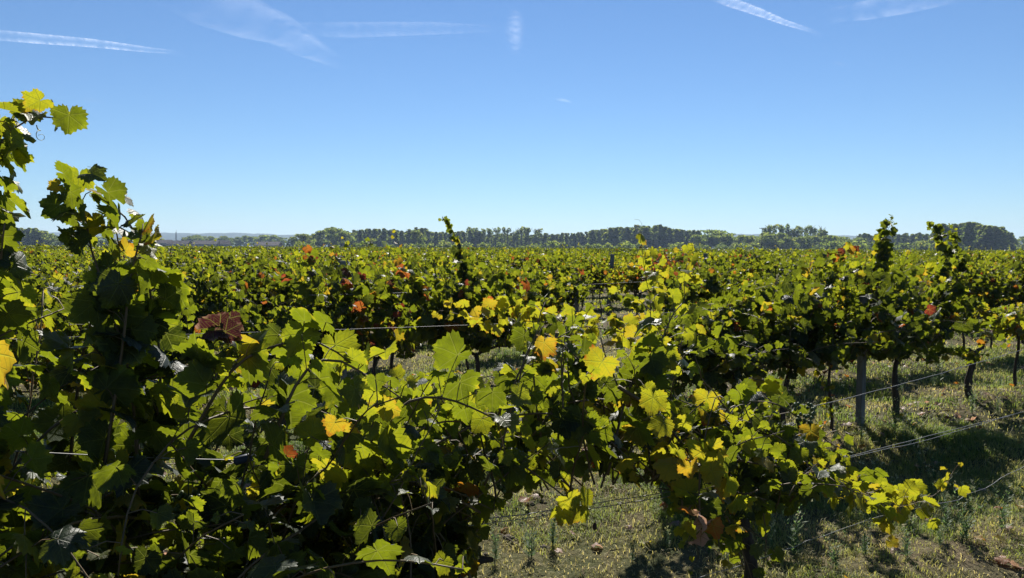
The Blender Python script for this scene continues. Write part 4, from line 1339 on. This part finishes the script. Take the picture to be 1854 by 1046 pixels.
# ------------------------------------------------------------------ grass and weeds
rgr = np.random.default_rng(8)
def blades(n, zlo, zhi, hlo, hhi, w, clump=None):
    z = np.sqrt(rgr.uniform(zlo ** 2, zhi ** 2, n))
    u = rgr.uniform(-.85, 1.0, n)
    x = u * z
    y = z
    if clump is not None:
        x = x + rgr.normal(0, .05, n)
    # patchiness
    pn = np.array([mnoise.noise(Vector((a * .9, b * .9, 3.0))) + .6 * mnoise.noise(Vector((a * 3.1, b * 3.1, 9.0))) for a, b in zip(x, y)])
    keep = rgr.random(n) < np.clip(.72 + pn * 1.0, .25, 1)
    x, y, pn = x[keep], y[keep], pn[keep]
    n = len(x)
    d = x * N[0] + y * N[1]
    ph = np.abs((d - 2.0 + 1.025) % 2.05 - 1.025)
    h = rgr.uniform(hlo, hhi, n) * np.clip(1 + pn * .5, .4, 1.7) * np.where(ph < .3, .8, 1.0)
    a = rgr.uniform(0, 6.283, n)
    le = rgr.uniform(.3, 1.5, n)
    dx, dy = np.cos(a), np.sin(a)
    g0 = ground_h(x, y)
    base = np.stack([x, y, g0 - .005], 1)
    sd = np.stack([-dy, dx, np.zeros(n)], 1) * w
    m = base + np.stack([dx * le * h * .35, dy * le * h * .35, h * .62], 1)
    tp = base + np.stack([dx * le * h, dy * le * h, h * (1 - .35 * le)], 1)
    co = np.stack([base - sd, base + sd, m + sd * .7, m - sd * .7, tp], 1).reshape(-1, 3)
    i0 = np.arange(n)[:, None] * 5
    f = np.concatenate([i0 + np.array((0, 1, 2)), i0 + np.array((0, 2, 3)), i0 + np.array((3, 2, 4))], 0)
    t = np.clip(.47 - pn * .6 + rgr.normal(0, .13, n), 0, 1)
    return co, f, np.repeat(t, 5)
allc, allf, allt, b0 = [], [], [], 0
for args in ((290000, 2.4, 7.0, .02, .075, .0022), (210000, 6.5, 13.0, .02, .085, .0042), (100000, 12.5, 28.0, .03, .11, .010), (9000, 2.5, 12.0, .08, .20, .0016)):
    c, f, t = blades(*args)
    allc.append(c); allf.append(f + b0); allt.append(t); b0 += len(c)
obj("grass", mesh_np("grass", np.concatenate(allc), np.concatenate(allf), M_GRASS, attrs={'tint': np.concatenate(allt)}), kind='stuff', label='dry and green grass growing between the vine rows', cat='grass')

def weed_meshes(seed, H, ns):
    rg = np.random.default_rng(seed)
    st = MB(); co, fs, tn_ = [], [], []
    for s in range(ns):
        a = rg.uniform(0, 6.28); ln = rg.uniform(.05, .4)
        hh = H * rg.uniform(.6, 1.0)
        pts = [np.array((.015 * math.cos(a), .015 * math.sin(a), -.01))]
        for i in range(1, 7):
            u = i / 6
            pts.append(np.array((ln * hh * u * u * math.cos(a), ln * hh * u * u * math.sin(a), hh * u)) + rg.normal(0, .006, 3))
        st.tube([tuple(p) for p in pts], [.0022 * (1 - .7 * i / 6) for i in range(7)], 4)
        for j in range(26):
            u = rg.uniform(.08, 1)
            p = np.array([np.interp(u * 6, range(7), [q[c_] for q in pts]) for c_ in range(3)])
            b = rg.uniform(0, 6.28)
            d = np.array((math.cos(b), math.sin(b), rg.uniform(.3, 1.1))); d = unit(d)
            L = .055 * (1.15 - .6 * u) * rg.uniform(.7, 1.3)
            sdv = unit(np.cross(d, (0, 0, 1.0))) * L * .12
            k0 = len(co)
            co += [p, p + d * L * .5 + sdv, p + d * L, p + d * L * .5 - sdv]
            fs.append((k0, k0 + 1, k0 + 2, k0 + 3)); tn_ += [float(np.clip(rg.normal(.3, .2), 0, .7))] * 4
        for j in range(7):     # pale seed heads
            p = pts[-1] + rg.normal(0, .012, 3)
            k0 = len(co); r_ = .007
            co += [p + np.array((r_, 0, 0)), p + np.array((0, r_, r_)), p + np.array((-r_, 0, 0)), p + np.array((0, -r_, -r_))]
            fs.append((k0, k0 + 1, k0 + 2, k0 + 3)); tn_ += [float(rg.uniform(.75, 1))] * 4
    sm = st.mesh("stem", M_WEED)
    return sm, mesh_np("leafage", co, fs, M_WEED, attrs={'tint': np.array(tn_)})
WEEDS = [weed_meshes(70 + i, .42 + .05 * i, 5 + i) for i in range(4)]
def weed(x, y, s, label, group=None):
    d = ray(x, y)
    p = EYE + d * (-1.7 / d.z)
    i = int(rgr.integers(0, len(WEEDS)))
    root = empty("weed_plant", (p.x, p.y, float(ground_h(p.x, p.y))), rgr.uniform(0, 6.28), label=label, cat='weed', group=group)
    root.scale = (s, s, s)
    obj("stem", WEEDS[i][0], root); obj("leafage", WEEDS[i][1], root, kind='stuff')
weed(1745, 1005, .8, 'tall grey-green weed in front of the trailing shoot tip at lower right')
weed(1712, 985, .7, 'upright weed in the grass just below the trailing yellow shoot')
weed(1438, 1015, .8, 'weed with pale seed heads beside the lowest wire')
weed(1510, 1046, .6, 'small weed at the bottom edge beneath the lowest wire')
weed(1815, 985, .7, 'bushy weed in the grass at the lower right edge')
weed(1640, 1030, .6, 'weed tuft in the lit grass at lower right')
weed(1640, 812, .9, 'dark weed at the foot of the big right-hand vine')
weed(1618, 790, .9, 'dark weed between the grey post and the thick trunk')
weed(1560, 800, .6, 'small weed at the foot of the grey post')
weed(1700, 700, 1.0, 'low dark weed left of the stubby grapevine trunk')
weed(1760, 752, .7, 'weed right of the stubby grapevine trunk')
weed(1000, 985, .6, 'thin weed in the lit grass below the foreground leaves at centre')
weed(960, 1010, .7, 'weed clump at the bottom centre')
for i in range(60):
    weed(rgr.uniform(880, 1900), rgr.uniform(600, 1040), rgr.uniform(.3, .6), 'small weed tuft scattered in the grass between the rows', 'weed tufts in the grass')

# broken clods of tilled soil under the rows
clc, clf, b0 = [], [], 0
ico = np.array([(0, 0, 1), (.9, 0, .3), (.28, .85, .35), (-.72, .53, .3), (-.72, -.53, .35), (.28, -.85, .3), (0, 0, -.5)], float)
icf = [(0, 1, 2), (0, 2, 3), (0, 3, 4), (0, 4, 5), (0, 5, 1), (6, 2, 1), (6, 3, 2), (6, 4, 3), (6, 5, 4), (6, 1, 5)]
for i in range(900):
    k = int(rgr.choice([0, 1, 1, 1, 2, 2]))
    t = rgr.uniform(1.5, 12)
    w_ = row_world(k, t, rgr.normal(-.1, .26))
    s = abs(rgr.normal(.010, .010)) + .005
    v = ico * rgr.uniform(.6, 1.2, (7, 1)) * s * np.array((1, 1, .7)) + np.array((w_[0], w_[1], float(ground_h(w_[0], w_[1])) + s * .15))
    clc.append(v); clf += [(a + b0, b + b0, c + b0) for a, b, c in icf]; b0 += 7
M_SOIL = plain_mat("clod_soil", (0.075, 0.058, 0.044), 0.95, 0.4, 12.0, 0.6)
obj("soil_clods", mesh_np("soil_clods", np.concatenate(clc), clf, M_SOIL), kind='stuff', label='dark crumbled soil clods along the vine rows', cat='soil')

nf = 900
fk = rgr.choice([0, 1, 2, 3], nf)
ft = rgr.uniform(-1, 13, nf); fb = rgr.normal(-.1, .5, nf)
Pf = np.array([row_world(int(k), t, b) for k, t, b in zip(fk, ft, fb)])
Pf[:, 2] = ground_h(Pf[:, 0], Pf[:, 1]) + rgr.uniform(.01, .04, nf)
Zf = rgr.normal(0, .35, (nf, 3)) + np.array((0, 0, 1.0)); Zf /= np.linalg.norm(Zf, axis=1, keepdims=True)
Yf = rgr.normal(0, 1, (nf, 3)); Yf -= Zf * np.sum(Yf * Zf, 1, keepdims=True); Yf /= np.linalg.norm(Yf, axis=1, keepdims=True)
fl = obj("fallen_leaves", join_leaves("fallen_leaves", T_HERO, np.stack([np.cross(Yf, Zf), Yf, Zf], 2), rgr.uniform(.03, .055, nf), Pf, rgr.choice([.5, .6, .68, .9, .99, 1.0], nf), rgr.integers(0, len(T_HERO), nf)), kind='stuff', label='dry brown fallen vine leaves lying in the grass under the rows', cat='leaves')
fl.color = (0, 0, 0, 1)
mb = MB()
for i in range(160):
    w_ = row_world(int(rgr.choice([0, 1, 1, 2])), rgr.uniform(0, 12), rgr.normal(-.2, .5))
    a = rgr.uniform(0, 6.28); L = rgr.uniform(.08, .3)
    zz = float(ground_h(w_[0], w_[1])) + .015
    mb.tube([(w_[0], w_[1], zz), (w_[0] + L * .5 * math.cos(a), w_[1] + L * .5 * math.sin(a), zz + rgr.uniform(0, .03)), (w_[0] + L * math.cos(a + .3), w_[1] + L * math.sin(a + .3), zz)], .0035, 4)
obj("prunings", mb.mesh("prunings", M_CANE), kind='stuff', label='old cut vine prunings scattered on the ground', cat='prunings')
